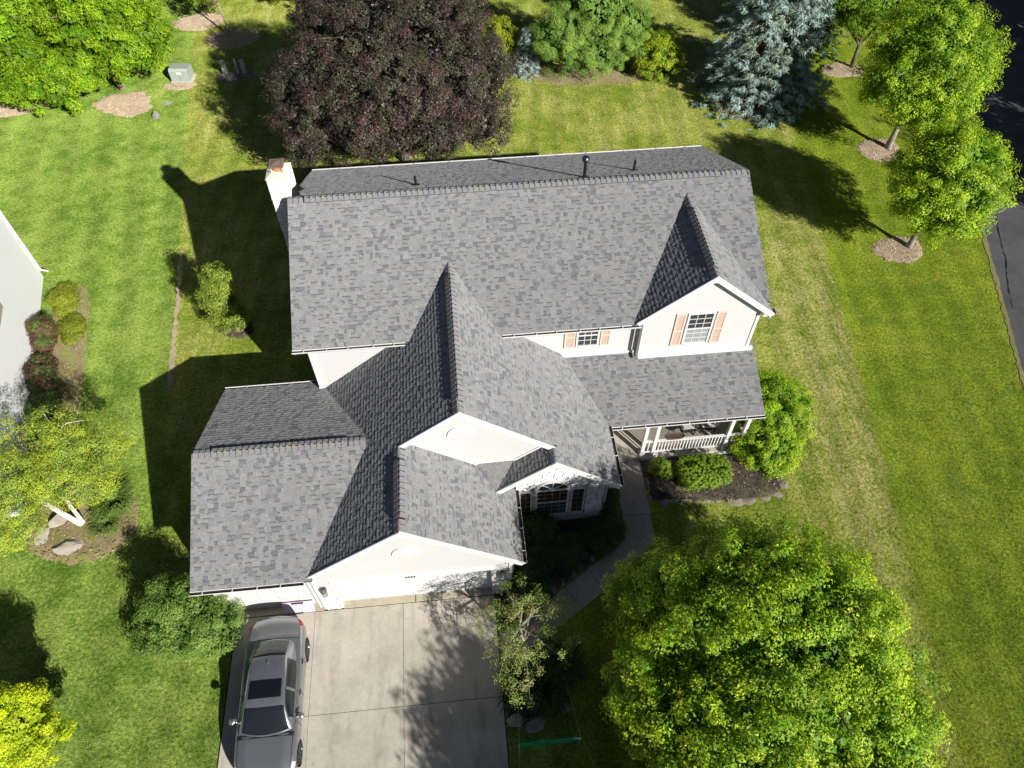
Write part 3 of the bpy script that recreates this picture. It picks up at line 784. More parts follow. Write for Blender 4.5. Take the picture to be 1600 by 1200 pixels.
garage_door(.95, 5.98, -6.46, 2.12, 8); garage_door(-2.38, .06, -6.44, 2.1, 4)
b = MB(); b.box(.86, 6.06, -6.725, -6.68, 2.03, 2.17); b.box(.86, .95, -6.715, -6.68, 0, 2.03); b.box(5.98, 6.06, -6.715, -6.68, 0, 2.03); b.make('door_casing', TRIM, house)
for px0, px1, sd in ((.40, .86, 41), (6.06, 6.58, 42)):
    b = MB(); b.box(px0, px1, -6.70, -6.68, 0, 1.0); ps = b.make('pilaster_base', MORTAR, house)
    stones(ps, (0, -6.70, 0), (1, 0, 0), (0, -1, 0), [(px0, 0), (px1, 0), (px1, 1.0), (px0, 1.0)], [], CREAM if sd == 42 else STONES[1:], sd, ws=(.16, .22, .30))
    b = MB(); b.box(px0 - .02, px1 + .02, -6.76, -6.68, 1.0, 1.05); b.make('pilaster_sill', TRIM, house)
LAMP = plain('grey_lantern_metal', (.10, .105, .11), .4, .5, .2); LGLASS = plain('lantern_glass', (.45, .46, .46), .15, .6, .1)
for lx in (.62, 6.33):
    b = MB(); b.lathe([(.05, 0), (.085, .02), (.075, .03), (.012, .03)], (lx, -6.83, 1.50), 10); b.lathe([(.01, .28), (.10, .28), (.085, .32), (.03, .40), (.012, .44), (.004, .46)], (lx, -6.83, 1.50), 10)
    b.bar((lx, -6.68, 1.72), (lx, -6.83, 1.86), .02, .02); b.box(lx - .05, lx + .05, -6.70, -6.682, 1.6, 1.84)
    for k in range(4):
        t = math.pi * (k + .5) / 2; b.bar((lx + .07 * math.cos(t), -6.83 + .07 * math.sin(t), 1.52), (lx + .085 * math.cos(t), -6.83 + .085 * math.sin(t), 1.79), .012, .012)
    l_ = b.make('wall_lantern', LAMP, house)
    b = MB(); b.lathe([(.06, .03), (.078, .27)], (lx, -6.83, 1.50), 10); b.make('lantern_glass', LGLASS, l_)
# house number above the door, half-round gable vents
cu = bpy.data.curves.new('house_number', 'FONT'); cu.body = '6029'; cu.size = .15; cu.extrude = .008; cu.align_x = 'CENTER'; cu.space_character = 1.15
cu.materials.append(BLACK); _num = link('number_curve', cu); bpy.context.view_layer.update(); _me = bpy.data.meshes.new_from_object(_num.evaluated_get(bpy.context.evaluated_depsgraph_get())); bpy.data.objects.remove(_num)
if not _me.materials: _me.materials.append(BLACK)
num = link('house_number', _me, house, (3.40, -6.735, 2.045)); num.rotation_euler = (math.pi / 2, 0, 0)
def half_vent(cx, y, z, w, h):
    b = MB(); n = 16
    pt = lambda k, s: (cx + w * s * math.cos(math.pi * k / n), y - .04, z + h * s * math.sin(math.pi * k / n))
    for k in range(n): b.prism([pt(k, .86), pt(k, 1), pt(k + 1, 1), pt(k + 1, .86)], (0, .05, 0))
    b.box(cx - w, cx + w, y - .045, y, z - .05, z); v = b.make('gable_vent', TRIM, house)
    for j in range(5):
        zz = z + .02 + j * h * .17; ww = w * .86 * math.sqrt(max(0, 1 - ((zz - z) / (h * .9)) ** 2))
        bb = MB(); bb.prism([(cx - ww, y - .004, zz + .05), (cx - ww, y - .028, zz), (cx - ww, y - .022, zz), (cx - ww, y - .001, zz + .055)], (2 * ww, 0, 0)); bb.make('louver', WHITE, v)
half_vent(3.46, -6.68, 3.75, .42, .42); half_vent(5.37, -3.68, 5.42, .42, .42)

# chimney
b = MB(); b.box(-.62, .10, 5.25, 6.10, 0, 8.62); chim = b.make('chimney', plain('pale_chimney_mortar', (.42, .39, .34), .95, .05, .2, 12), house)
stones(chim, (0, 5.25, 0), (1, 0, 0), (0, -1, 0), [(-.64, 4.0), (.12, 4.0), (.12, 8.62), (-.64, 8.62)], [], CREAM, 51, (.13, .17, .21), (.2, .28, .36), gap=.012)
stones(chim, (.10, 0, 0), (0, 1, 0), (1, 0, 0), [(5.23, 7.3), (6.12, 7.3), (6.12, 8.62), (5.23, 8.62)], [], CREAM, 52, (.13, .17, .21), (.2, .28, .36), gap=.012)
stones(chim, (-.62, 0, 0), (0, 1, 0), (-1, 0, 0), [(5.23, 0), (6.12, 0), (6.12, 8.62), (5.23, 8.62)], [], CREAM, 53, (.17, .21), (.28, .36, .44))
CROWN_M = plain('chimney_crown_mortar', (.58, .54, .45), .9, .1, .15, 8, .01, 20)
b = MB(); b.add([(-.66, 5.2, 8.62), (.14, 5.2, 8.62), (.14, 6.14, 8.62), (-.66, 6.14, 8.62), (-.5, 5.38, 8.72), (-.02, 5.38, 8.72), (-.02, 5.98, 8.72), (-.5, 5.98, 8.72)],
                [(0, 1, 5, 4), (1, 2, 6, 5), (2, 3, 7, 6), (3, 0, 4, 7), (4, 5, 6, 7), (3, 2, 1, 0)]); b.make('chimney_crown', CROWN_M, chim)
CLAY = plain('clay_flue', (.45, .20, .08), .8, .2, .15, 8); COPPER = plain('weathered_copper_brown', (.20, .13, .11), .35, .5, .3, 6)
b = MB(); b.lathe([(.16, 0), (.16, .16), (.13, .16), (.13, 0)], (-.26, 5.66, 8.70), 16); b.make('flue_tile', CLAY, chim)
b = MB(); b.box(-.49, -.03, 5.43, 5.90, 8.95, 8.975)
b.add([(-.53, 5.39, 8.94), (.01, 5.39, 8.94), (.01, 5.94, 8.94), (-.53, 5.94, 8.94), (-.26, 5.66, 9.03)], [(0, 1, 4), (1, 2, 4), (2, 3, 4), (3, 0, 4), (3, 2, 1, 0)])
for x in (-.46, -.06):
    for y in (5.46, 5.87): b.bar((x, y, 8.7), (x, y, 8.95), .02, .02)
b.make('chimney_cap', COPPER, chim)
b = MB(); b.add([(.13, 5.1, 7.90), (.42, 5.1, 7.915), (.30, 5.5, 7.86), (.13, 5.25, 8.16), (.13, 6.15, 7.72), (.34, 6.15, 7.44)], [(0, 1, 2, 3), (3, 2, 5, 4)]); b.make('chimney_flashing', BLACK, chim)
# plumbing vents on the rear slope
for (vx, vy, hgt, rad, capd) in ((4.38, 5.82, .38, .045, 0), (10.44, 5.32, .78, .06, 1), (12.4, 5.95, .42, .045, 0)):
    z0 = 8.07 - S * (vy - 4.8)
    b = MB(); b.tube([(vx, vy, z0 - .05), (vx, vy, z0 + hgt)], rad, 12)
    if capd: b.lathe([(.06, 0), (.13, .0), (.135, .07), (.10, .12), (.04, .15)], (vx, vy, z0 + hgt - .04), 16)
    v_ = b.make('roof_vent_pipe', BLACK, house)
    b = MB(); b.add([(vx + q * rad * 3, vy + w * rad * 3.4, z0 - S * w * rad * 3.4 + .02) for q, w in ((-1, -1), (1, -1), (1, 1), (-1, 1))], [(0, 1, 2, 3)]); b.make('pipe_flashing', BLACK, v_)

# porch
b = MB(); b.box(10.12, 15.96, -1.96, .4, -.05, .25); b.make('porch_floor', plain('porch_concrete', (.46, .42, .35), .85, .15, .1, 3, .004, 40), house)
b = MB(); b.box(12.05, 15.98, -2.0, -1.97, .0, .22); b.make('porch_skirt', TRIM, house)
PX = [(12.08, -1.84), (12.50, -1.84), (15.27, -1.84), (15.86, -1.84)]
for x, y in PX:
    b = MB(); b.box(x - .065, x + .065, y - .065, y + .065, .25, 2.45); b.box(x - .09, x + .09, y - .09, y + .09, .25, .40); b.box(x - .085, x + .085, y - .085, y + .085, 2.33, 2.45); b.make('porch_post', TRIM, house)
b = MB(); b.box(10.45, 15.96, -1.92, -1.76, 2.45, 2.66); b.box(15.80, 15.95, -1.76, .4, 2.45, 2.66); b.make('porch_beam', TRIM, house)
b = MB(); b.box(10.2, 15.92, -1.9, .39, 2.60, 2.62); b.make('porch_ceiling', WHITE, house)
def railing(a, c):
    a, c = Vector(a), Vector(c); L = (c - a).length; d = (c - a) / L
    b = MB(); b.bar(a + Vector((0, 0, 1.12)), c + Vector((0, 0, 1.12)), .09, .045); b.bar(a + Vector((0, 0, .40)), c + Vector((0, 0, .40)), .05, .05); r_ = b.make('porch_railing', TRIM, house)
    n = int(L / .115); me = None
    for i in range(1, n):
        if me is None:
            bb = MB(); bb.box(-.018, .018, -.018, .018, .42, 1.10); me = mesh_of('baluster', bb.v, bb.f, TRIM)
        q = a + d * (L * i / n); link('baluster', me, r_, (q.x, q.y, 0))
railing((12.15, -1.84, 0), (12.43, -1.84, 0)); railing((12.57, -1.84, 0), (15.20, -1.84, 0)); railing((15.34, -1.84, 0), (15.79, -1.84, 0)); railing((15.86, -1.77, 0), (15.86, .38, 0))
# ------------------------------------------------------------------ the parked car (its nose points to the street)
def herm(xs, ys):
    xs = np.array(xs, float); ys = np.array(ys, float)
    if xs[0] > xs[-1]: xs, ys = xs[::-1], ys[::-1]
    d = np.diff(ys) / np.diff(xs); m = np.zeros(len(xs))
    m[1:-1] = np.where(d[:-1] * d[1:] > 0, 2 * d[:-1] * d[1:] / (d[:-1] + d[1:] + 1e-12), 0); m[0], m[-1] = d[0], d[-1]
    def f(x):
        i = int(np.clip(np.searchsorted(xs, x) - 1, 0, len(xs) - 2)); h = xs[i + 1] - xs[i]; t = min(1, max(0, (x - xs[i]) / h))
        return float((2 * t**3 - 3 * t**2 + 1) * ys[i] + (t**3 - 2 * t**2 + t) * h * m[i] + (-2 * t**3 + 3 * t**2) * ys[i + 1] + (t**3 - t**2) * h * m[i + 1])
    return f
PAINT = NT('grey_blue_metallic_paint')
_fl = PAINT.noise(900, 2)
PAINT.done(PAINT.mix(_fl, (.26, .265, .28), (.35, .355, .37)), .24, .5, .7)
PAINT.b.inputs['Coat Weight'].default_value = 1.0; PAINT.b.inputs['Coat Roughness'].default_value = .03
PAINT = PAINT.mat
CARGLASS = glass_mat('tinted_car_glass', (.012, .016, .018), .02)
CHROME = plain('chrome', (.6, .6, .6), .15, .5, .05, 5, metal=1.0); TYRE = plain('tyre_rubber', (.02, .02, .021), .8, .2, .15, 20)
RIM = plain('dark_alloy', (.12, .12, .125), .3, .5, .1, 5, metal=.8)
REDL = plain('red_tail_lamp', (.36, .010, .013), .1, .6, .1); LAMPG = plain('clear_headlamp', (.5, .52, .55), .08, .7, .1)
INTER = plain('dark_cabin', (.03, .03, .032), .8, .2, .2)
car = thing('parked_car', 'dark grey-blue sedan with a sunroof parked on the concrete drive beside the garage', 'car', (-1.02, -9.64, .034))
ys_ = [2.43, 2.38, 2.20, 1.5, .9, 0, -.9, -1.1, -1.6, -2.1, -2.33, -2.43]
fw = herm(ys_, [.60, .74, .86, .915, .925, .915, .92, .92, .91, .84, .70, .46])
fd = herm(ys_, [.84, .945, 1.0, 1.03, 1.02, 1.0, .98, .975, .91, .80, .68, .55])
fs_ = herm(ys_, [.80, .89, .93, .95, .95, .93, .91, .90, .84, .73, .62, .50])
fb = herm(ys_, [.50, .36, .26, .20, .20, .19, .20, .20, .21, .24, .32, .42])
TB = [0, .12, .28, .46, .56, .64, .78, .90, 1.0]
def B(y, t):
    w, dk, sh, zb = fw(y), fd(y), fs_(y), fb(y)
    px = [w * .92, w * .985, w, w * .99, w * .955, w * .88, w * .60, w * .30, 0]
    pz = [zb, zb + (sh - zb) * .22, zb + (sh - zb) * .5, sh - .10, sh - .02, sh + .012, sh + (dk - sh) * .72, sh + (dk - sh) * .95, dk]
    if y < -1.1: pz[6] += .016; pz[5] -= .004
    i = min(len(TB) - 2, max(0, int(np.searchsorted(TB, t) - 1))); f = (t - TB[i]) / (TB[i + 1] - TB[i])
    return px[i] + (px[i + 1] - px[i]) * f, pz[i] + (pz[i + 1] - pz[i]) * f
yg = [1.66, 1.40, 1.05, .6, 0, -.35, -.70, -1.06]
gz = herm(yg, [.99, 1.19, 1.36, 1.43, 1.45, 1.41, 1.235, .985]); gwb = herm(yg, [.62, .70, .76, .80, .81, .81, .80, .78]); gwt = herm(yg, [.56, .545, .545, .565, .58, .59, .64, .73])
def bow(fn, y, x):
    if fn is B:
        k = max(0, min(1, (y - 1.5) / .9)) ** 2 * .17 + max(0, min(1, (-1.3 - y) / 1.1)) ** 2 * -.24
        return y + k * (1 - (x / .92) ** 2) - k * .6
    k = max(0, min(1, (-.15 - y) / .9)) * -.17 + max(0, min(1, (y - .75) / .9)) * .15
    return y + k * (1 - (x / .80) ** 2) - k * .55
TG = [0, .22, .44, .56, .72, 1.0]
def G(y, t):
    z, wb, wt = gz(y), gwb(y), gwt(y); zb = min(.93, z - .03)
    px = [wb, wb * .45 + wt * .55 + .02, wt + .015, wt * .90, wt * .62, 0]; pz = [zb, zb + (z - zb) * .52, z - min(.055, (z - zb) * .3), z - .016, z + .006, z + .018]
    i = min(len(TG) - 2, max(0, int(np.searchsorted(TG, t) - 1))); f = (t - TG[i]) / (TG[i + 1] - TG[i])
    return px[i] + (px[i + 1] - px[i]) * f, pz[i] + (pz[i + 1] - pz[i]) * f
WH = ((1.51, .335), (-1.53, .335))
def shell(name, fn, y0, y1, ny, tl, mat, both=True, side=1, off=0.0, parent=car, skip=None, cap=False, smooth=True):
    """patch of a body surface; both mirrors it across the car"""
    ts = list(tl); rows = [y0 + (y1 - y0) * i / ny for i in range(ny + 1)]
    cols_ = [(t, 1) for t in ts] + ([(t, -1) for t in reversed(ts) if t < 1] if both else [])
    if not both: cols_ = [(t, side) for t in ts]
    V = []
    for y in rows:
        pr = []
        for t, sg in cols_:
            x, z = fn(y, t); pr.append(Vector((x * sg, bow(fn, y, x), z)))
        if off:
            for k in range(len(pr)):
                a_, c_ = pr[max(0, k - 1)], pr[min(len(pr) - 1, k + 1)]; d = c_ - a_; n = Vector((d.z, 0, -d.x))
                x2 = pr[k]
                if n.length > 1e-6:
                    n.normalize()
                    if n.dot(Vector((x2.x, 0, x2.z - .6))) < 0: n = -n
                    # lean with the lengthwise slope
                    z1, z2 = fn(y - .02, cols_[k][0])[1], fn(y + .02, cols_[k][0])[1]
                    n = (n + Vector((0, -(z2 - z1) / .04 * max(0, n.z), 0))).normalized()
                    V.append(x2 + n * off)
                else: V.append(x2)
        else: V += pr
    m = len(cols_); F = []
    for i in range(ny):
        for k in range(m - 1):
            q = (i * m + k, i * m + k + 1, (i + 1) * m + k + 1, (i + 1) * m + k)
            if skip and skip(sum((V[j] for j in q), Vector()) / 4): continue
            F.append(q)
    if cap: F.append(tuple(range(m))[::-1]); F.append(tuple(ny * m + k for k in range(m)))
    if y1 > y0: F = [f[::-1] for f in F]
    me = mesh_of(name, V, F, mat, smooth=smooth)
    return link(name, me, parent)
tb = [i / 34 for i in range(35)]
body = shell('body', B, 2.43, -2.43, 150, tb, PAINT, cap=True, skip=lambda c: abs(c.x) > .7 and c.z < .75 and any((c.y - a) ** 2 + (c.z - z) ** 2 < .375 ** 2 for a, z in WH))
cabin = shell('roof', G, 1.66, -1.06, 60, [i / 24 for i in range(25)], PAINT)
b = MB(); b.box(-.80, .80, -2.2, 2.2, .18, .30); b.make('underbody', INTER, car)
for a, z in WH:
    for sg in (-1, 1):
        b = MB(); n = 20; P = [(sg * .62, a + .385 * math.cos(2 * math.pi * k / n), z + .385 * math.sin(2 * math.pi * k / n)) for k in range(n)]
        V = P + [(sg * .90, p[1], p[2]) for p in P]
        b.add(V, [tuple(range(n))] + [(k, (k + 1) % n, n + (k + 1) % n, n + k) for k in range(n)]); b.make('wheel_arch', INTER, car)
tt = lambda a, c, n: [a + (c - a) * i / n for i in range(n + 1)]
ws = shell('windshield', G, -.40, -1.03, 14, tt(.50, 1, 12), CARGLASS, off=.006)
rg = shell('rear_window', G, 1.60, 1.06, 12, tt(.55, 1, 12), CARGLASS, off=.006)
for sg in (-1, 1):
    shell('side_window', G, .04, -.72, 14, tt(.06, .40, 6), CARGLASS, False, sg, .005); shell('side_window', G, .98, .13, 14, tt(.06, .40, 6), CARGLASS, False, sg, .005)
    shell('window_trim', G, 1.05, -.82, 30, [.02, .05], CHROME, False, sg, .009); shell('window_trim', G, 1.0, -.6, 30, [.415, .44], BLACK, False, sg, .008)
    for y in (-.80, .09, 1.02): shell('door_gap', B, y, y + .012, 1, tt(.06, .62, 10), DARK, False, sg, .003)
    shell('door_sill_gap', B, 1.02, -.80, 20, [.06, .075], DARK, False, sg, .003)
    for y in (-.02, .90):
        x, z = B(y, .50); b = MB(); b.bar((sg * (x + .02), y, z), (sg * (x + .02), y - .0 + .17 * 1, z), .03, .025); b.make('door_handle', CHROME, car)
    shell('tail_lamp', B, 2.37, 2.14, 8, tt(.54, .65, 8), REDL, False, sg, .006); shell('headlamp', B, -2.30, -1.86, 8, tt(.44, .62, 6), LAMPG, False, sg, .006)
    mx, my, mz = sg * 1.0, -.63, .97
    b = MB(); n = 12; V = []
    for i, (k, s) in enumerate(((-.09, .25), (-.07, .75), (0, 1), (.06, .95), (.075, .8))):
        for j in range(n):
            t = 2 * math.pi * j / n; V.append((mx + .115 * s * math.cos(t) - sg * k * .2, my + k, mz + .07 * s * math.sin(t)))
    b.add(V, [(i * n + j, i * n + (j + 1) % n, (i + 1) * n + (j + 1) % n, (i + 1) * n + j) for i in range(4) for j in range(n)] + [tuple(range(n)), tuple(4 * n + j for j in range(n))])
    b.bar((sg * .86, my - .02, mz - .05), (sg * .95, my, mz - .03), .06, .03); mr = b.make('wing_mirror', PAINT, car, smooth=True)
shell('sunroof', G, .34, -.16, 10, tt(.62, 1, 8), glass_mat('dark_sunroof_glass', (.008, .008, .011), .05), off=.006)
for y0, y1 in ((.355, .34), (-.16, -.175)): shell('sunroof_seal', G, y0, y1, 1, tt(.605, 1, 8), CHROME, off=.005)
for sg in (-1, 1): shell('sunroof_seal', G, .35, -.17, 10, [.597, .617], CHROME, False, sg, .005)
shell('trunk_gap', B, 1.72, 1.705, 1, tt(.64, 1, 10), DARK, off=.003); shell('trunk_lip', B, 2.40, 2.375, 1, tt(.66, 1, 10), CHROME, off=.008)
for sg in (-1, 1):
    shell('trunk_gap', B, 2.35, 1.70, 10, [.638, .646], DARK, False, sg, .003); shell('hood_gap', B, -1.15, -2.2, 12, [.645, .655], DARK, False, sg, .003)
    b = MB(); q = [G(-1.05 + k * .02, .8 - k * .02) for k in range(2)]
    b.bar((sg * .10, -1.05, 1.02), (sg * .62, -.98, 1.045), .018, .016); b.make('wiper', BLACK, car)
shell('cowl', B, -1.04, -1.16, 2, tt(.62, 1, 10), BLACK, off=.004)
b = MB(); b.add([(-.03, .80, 1.43), (.03, .80, 1.43), (.012, .90, 1.42), (-.012, .90, 1.42), (0, .90, 1.475)], [(0, 1, 4), (1, 2, 4), (2, 3, 4), (3, 0, 4), (3, 2, 1, 0)]); b.make('roof_antenna', PAINT, car)
b = MB(); b.box(-.40, .40, -2.44, -2.38, .42, .60); b.make('grille', BLACK, car)
def wheel(y, sg):
    b = MB(); n = 32; prof = [(.21, -.10), (.30, -.115), (.328, -.09), (.335, 0), (.328, .09), (.30, .112), (.235, .115)]
    V = [(sg * (.80 + px), y + r * math.cos(2 * math.pi * j / n), .335 + r * math.sin(2 * math.pi * j / n)) for r, px in prof for j in range(n)]
    F = [(i * n + j, i * n + (j + 1) % n, (i + 1) * n + (j + 1) % n, (i + 1) * n + j) for i in range(len(prof) - 1) for j in range(n)]
    b.add(V, F); w = b.make('wheel', TYRE, car, smooth=True)
    b = MB(); P2 = [(.236, .112), (.225, .118), (.215, .09), (.21, -.05), (.05, -.05)]
    V = [(sg * (.80 + px), y + r * math.cos(2 * math.pi * j / n), .335 + r * math.sin(2 * math.pi * j / n)) for r, px in P2 for j in range(n)]
    b.add(V, [(i * n + j, i * n + (j + 1) % n, (i + 1) * n + (j + 1) % n, (i + 1) * n + j) for i in range(len(P2) - 1) for j in range(n)])
    for k in range(10):
        t = 2 * math.pi * (k // 2) / 5 + (.16 if k % 2 else -.16)
        b.bar((sg * .885, y + .04 * math.cos(t), .335 + .04 * math.sin(t)), (sg * .905, y + .22 * math.cos(t), .335 + .22 * math.sin(t)), .035, .025, up=(1, 0, 0))
    b.tube([(sg * .86, y, .335), (sg * .905, y, .335)], .055, 14); b.make('rim', RIM, w)
for a, z in WH:
    for sg in (-1, 1): wheel(a, sg)
# cabin glimpsed through the glass is dark; a steering wheel and seats sit inside
b = MB(); b.tube([(.36 + .18 * math.cos(2 * math.pi * k / 20), -.55, .93 + .18 * math.sin(2 * math.pi * k / 20)) for k in range(21)], .015, 6, False); b.make('steering_wheel', INTER, car)

# ------------------------------------------------------------------ small things about the house
LILAC = NT('lilac_printed_board')
_n = LILAC.noise(26, 5, .7, dist=1.5); _m2 = LILAC.noise(3, 2)
_lines = LILAC.math('MULTIPLY', LILAC.ramp(LILAC.math('ABSOLUTE', LILAC.math('SUBTRACT', _n, .5)), .022, .006), LILAC.ramp(_m2, .42, .58))
LILAC = LILAC.done(LILAC.mix(_lines, (.62, .50, .66), (.22, .12, .28)), .5, .3)
lb = thing('lilac_board', 'lilac printed board leaning against the small garage door', 'board', (-.53, -6.66, .046))
b = MB(); b.prism([(-.52, -.10, 0), (.52, -.10, 0), (.52, .10, .40), (-.52, .10, .40)], (0, .03, .012)); b.make('board_panel', LILAC, lb)
for xa, xb, t in ((-.22, .18, .97), (-.52, .12, .02)):
    b = MB(); b.bar((xa, -.108 + .2 * t, .40 * t + .004), (xb, -.108 + .2 * t, .40 * t + .004), .05, .03); b.make('black_edge_strip', BLACK, lb)

# long planter on the porch rail
COIR = plain('brown_coir', (.13, .088, .065), .95, .05, .35, 25, .02, 40)
pt_ = thing('rail_planter', 'brown oblong coir planter sitting on the white porch rail', 'planter', (13.22, -1.80, 1.145))
V = []; n = 28
def oblong(k, sx, sy): 
    t = 2 * math.pi * k / n; c, s = math.cos(t), math.sin(t); return (sx * math.copysign(abs(c) ** .5, c), sy * math.copysign(abs(s) ** .7, s))
rings = [(.30, .07, 0), (.36, .11, .09), (.39, .13, .17), (.35, .10, .17), (.34, .095, .13)]
for sx, sy, z in rings: V += [(*oblong(k, sx, sy), z) for k in range(n)]
b = MB(); b.add(V, [(i * n + k, i * n + (k + 1) % n, (i + 1) * n + (k + 1) % n, (i + 1) * n + k) for i in range(len(rings) - 1) for k in range(n)] + [tuple(range(n - 1, -1, -1))]); b.make('planter_basket', COIR, pt_)
b = MB(); b.add([(*oblong(k, .345, .097), .14) for k in range(n)], [tuple(range(n))]); b.make('soil', plain('dry_brown_soil', (.10, .075, .058), .95, .05, .4, 30, .02, 50), pt_)

# two porch chairs and a small wire table
CUSH = plain('pale_grey_cushion', (.46, .46, .43), .9, .1, .08, 5, .006, 20); WICK = plain('dark_wicker', (.07, .06, .05), .7, .2, .2, 40, .01, 90)
def porch_chair(x, y, rot, label):
    c = thing('porch_chair', label, 'chair', (x, y, .25), rot, 'cushioned chairs on the porch')
    for sx in (-1, 1):
        for sy in (-1, 1):
            b = MB(); b.bar((sx * .27, sy * .25, 0), (sx * .27, sy * .25, .62 if sy < 0 else .40), .045, .045); b.make('leg', WICK, c)
        b = MB(); b.box(sx * .30 - .05, sx * .30 + .05, -.30, .30, .58, .63); b.make('armrest', WICK, c)
    b = MB(); b.box(-.30, .30, -.30, .28, .28, .36); b.make('seat', WICK, c)
    b = MB(); b.prism([(-.30, .24, .36), (-.30, .30, .36), (-.30, .42, .92), (-.30, .36, .92)], (.60, 0, 0)); b.make('backrest', WICK, c)
    b = MB(); V = []
    for s, z in ((.9, .36), (1, .39), (1, .45), (.88, .48)): V += [(.26 * s, -.28 * s, z), (.26 * s, .22 * s, z), (-.26 * s, .22 * s, z), (-.26 * s, -.28 * s, z)]
    b.add(V, [(i * 4 + k, i * 4 + (k + 1) % 4, (i + 1) * 4 + (k + 1) % 4, (i + 1) * 4 + k) for i in range(3) for k in range(4)] + [(12, 13, 14, 15)]); b.make('cushion', CUSH, c)
porch_chair(14.02, -.92, .05, 'cushioned chair under the porch roof behind the middle of the rail'); porch_chair(14.85, -.88, -.1, 'cushioned chair under the porch roof nearer the outer corner post')
wt_ = thing('porch_table', 'small round black wire table on the porch beside the chairs', 'table', (13.35, -.95, .25))
b = MB(); b.lathe([(.0, .5), (.26, .5), (.27, .515), (.26, .53), (.0, .53)], n=24); b.make('tabletop', BLACK, wt_)
for k in range(3):
    t = 2 * math.pi * k / 3; b = MB(); b.bar((.20 * math.cos(t), .20 * math.sin(t), 0), (.10 * math.cos(t), .10 * math.sin(t), .5), .02, .02); b.make('leg', BLACK, wt_)

# badminton net with guy lines on the shaded lawn
GREEN_NET = plain('green_net_tape', (.02, .36, .13), .5, .3, .15, 10); ROPE = plain('pale_guy_rope', (.55, .50, .38), .8, .1, .1, 20)
net = thing('play_net', 'green play net strung between two poles with guy ropes by the drive', 'net', (7.3, -11.7, 0))
HN = 1.0
nl, nr = Vector((-.92, .02, 0)), Vector((.90, .04, 0))
for q in (nl, nr):
    b = MB(); b.tube([q, q + Vector((0, 0, HN))], .014, 8); b.make('pole', plain('grey_pole', (.45, .46, .48), .4, .4, .1), net)
b = MB(); b.prism([nl + Vector((0, -.015, HN - .06)), nr + Vector((0, -.015, HN - .06)), nr + Vector((0, -.015, HN)), nl + Vector((0, -.015, HN))], (0, .03, 0)); b.make('net_tape', GREEN_NET, net)
b = MB()
for k in range(60):
    t = k / 59; q = nl + (nr - nl) * t; b.bar(q + Vector((0, 0, HN - .55)), q + Vector((0, .03, HN - .06)), .006, .006)
for k in range(12):
    z = HN - .08 - k * .042; b.bar(nl + Vector((0, 0, z)), nr + Vector((0, 0, z)), .006, .006)
b.make('net_mesh', GREEN_NET, net, kind='stuff')
b = MB(); b.prism([nr + Vector((-.22, -.02, HN - .10)), nr + Vector((0, -.03, HN - .22)), nr + Vector((.01, -.03, HN)), nr + Vector((-.20, -.02, HN - .03))], (0, .012, 0)); b.make('net_end_flap', plain('white_flap', (.7, .7, .72), .6, .2), net)
for q, e in ((nl, Vector((-.75, 2.15, 0))), (nl, Vector((-1.05, -2.2, 0))), (nr, Vector((.72, 2.2, 0))), (nr, Vector((1.75, -2.0, 0)))):
    b = MB(); b.tube([q + Vector((0, 0, HN)), e], .006, 5); b.make('guy_rope', ROPE, net)

# utility boxes at the back of the lawn
UGREEN = plain('pale_green_cabinet_paint', (.36, .41, .36), .5, .3, .08, 4)
tr = thing('transformer_box', 'pale green utility transformer cabinet under the big tree at the back lawn', 'utility box', (-10.1, 27.3, 0), -.12)
b = MB(); b.box(-.62, .62, -.48, .48, 0, .12); b.make('pad', plain('cabinet_pad', (.35, .33, .29), .9, .1), tr)
b = MB(); b.prism([(-.56, -.42, .12), (-.56, .42, .12), (-.56, .42, .80), (-.56, -.30, .86), (-.56, -.42, .74)], (1.12, 0, 0)); b.make('cabinet', UGREEN, tr)
b = MB(); b.box(-.12, .16, -.427, -.421, .55, .70); b.make('notice_plate', plain('white_notice', (.75, .75, .74), .5, .3, .05), tr)
b = MB(); b.box(-.005, .005, -.428, -.421, .16, .72); b.make('door_seam', DARK, tr)
for k, (x, y, w, h, lab) in enumerate(((-7.62, 27.6, .26, .85, 'squat pale green utility pedestal beside the cobble heap on the back lawn'), (-6.86, 27.5, .10, 1.0, 'thin grey marker post between the two utility pedestals'), (-6.45, 27.45, .24, .95, 'taller utility pedestal at the maple end of the cobble heap'))):
    p_ = thing('utility_pedestal', lab, 'pedestal', (x, y, 0), -.1 + .05 * k)
    b = MB(); b.box(-w / 2, w / 2, -w * .35, w * .35, 0, h * .94); b.make('casing', UGREEN, p_)
    b = MB(); b.prism([(-w * .53, -w * .40, h * .92), (w * .53, -w * .40, h * .92), (w * .53, w * .40, h * .96), (-w * .53, w * .40, h * .96)], (0, 0, .05)); b.make('cap', UGREEN, p_)

# rocks
def rock_mesh(sx, sy, sz, seed, mat, flat=.35):
    r = random.Random(seed); import bmesh
    bm = bmesh.new(); bmesh.ops.create_icosphere(bm, subdivisions=3, radius=1)
    cuts = [(Vector((r.uniform(-1, 1), r.uniform(-1, 1), r.uniform(-.2, 1))).normalized(), r.uniform(.55, .9)) for _ in range(9)]
    for v in bm.verts:
        c = v.co.copy()
        for n, d in cuts:
            q = c.dot(n)
            if q > d: c -= n * (q - d)
        k = 1 + .05 * math.sin(c.x * 7 + seed) * math.cos(c.y * 6 - seed) + r.uniform(-.02, .02)
        v.co = Vector((c.x * sx * k, c.y * sy * k, max(-.3, c.z) * sz * k))
    me = bpy.data.meshes.new('rock'); bm.to_mesh(me); bm.free(); me.materials.append(mat); return me
ROCK = plain('grey_fieldstone', (.24, .23, .21), .9, .12, .35, 3.5, .03, 14); ROCKP = plain('pale_limestone_boulder', (.36, .325, .275), .9, .12, .28, 3.0, .04, 9)
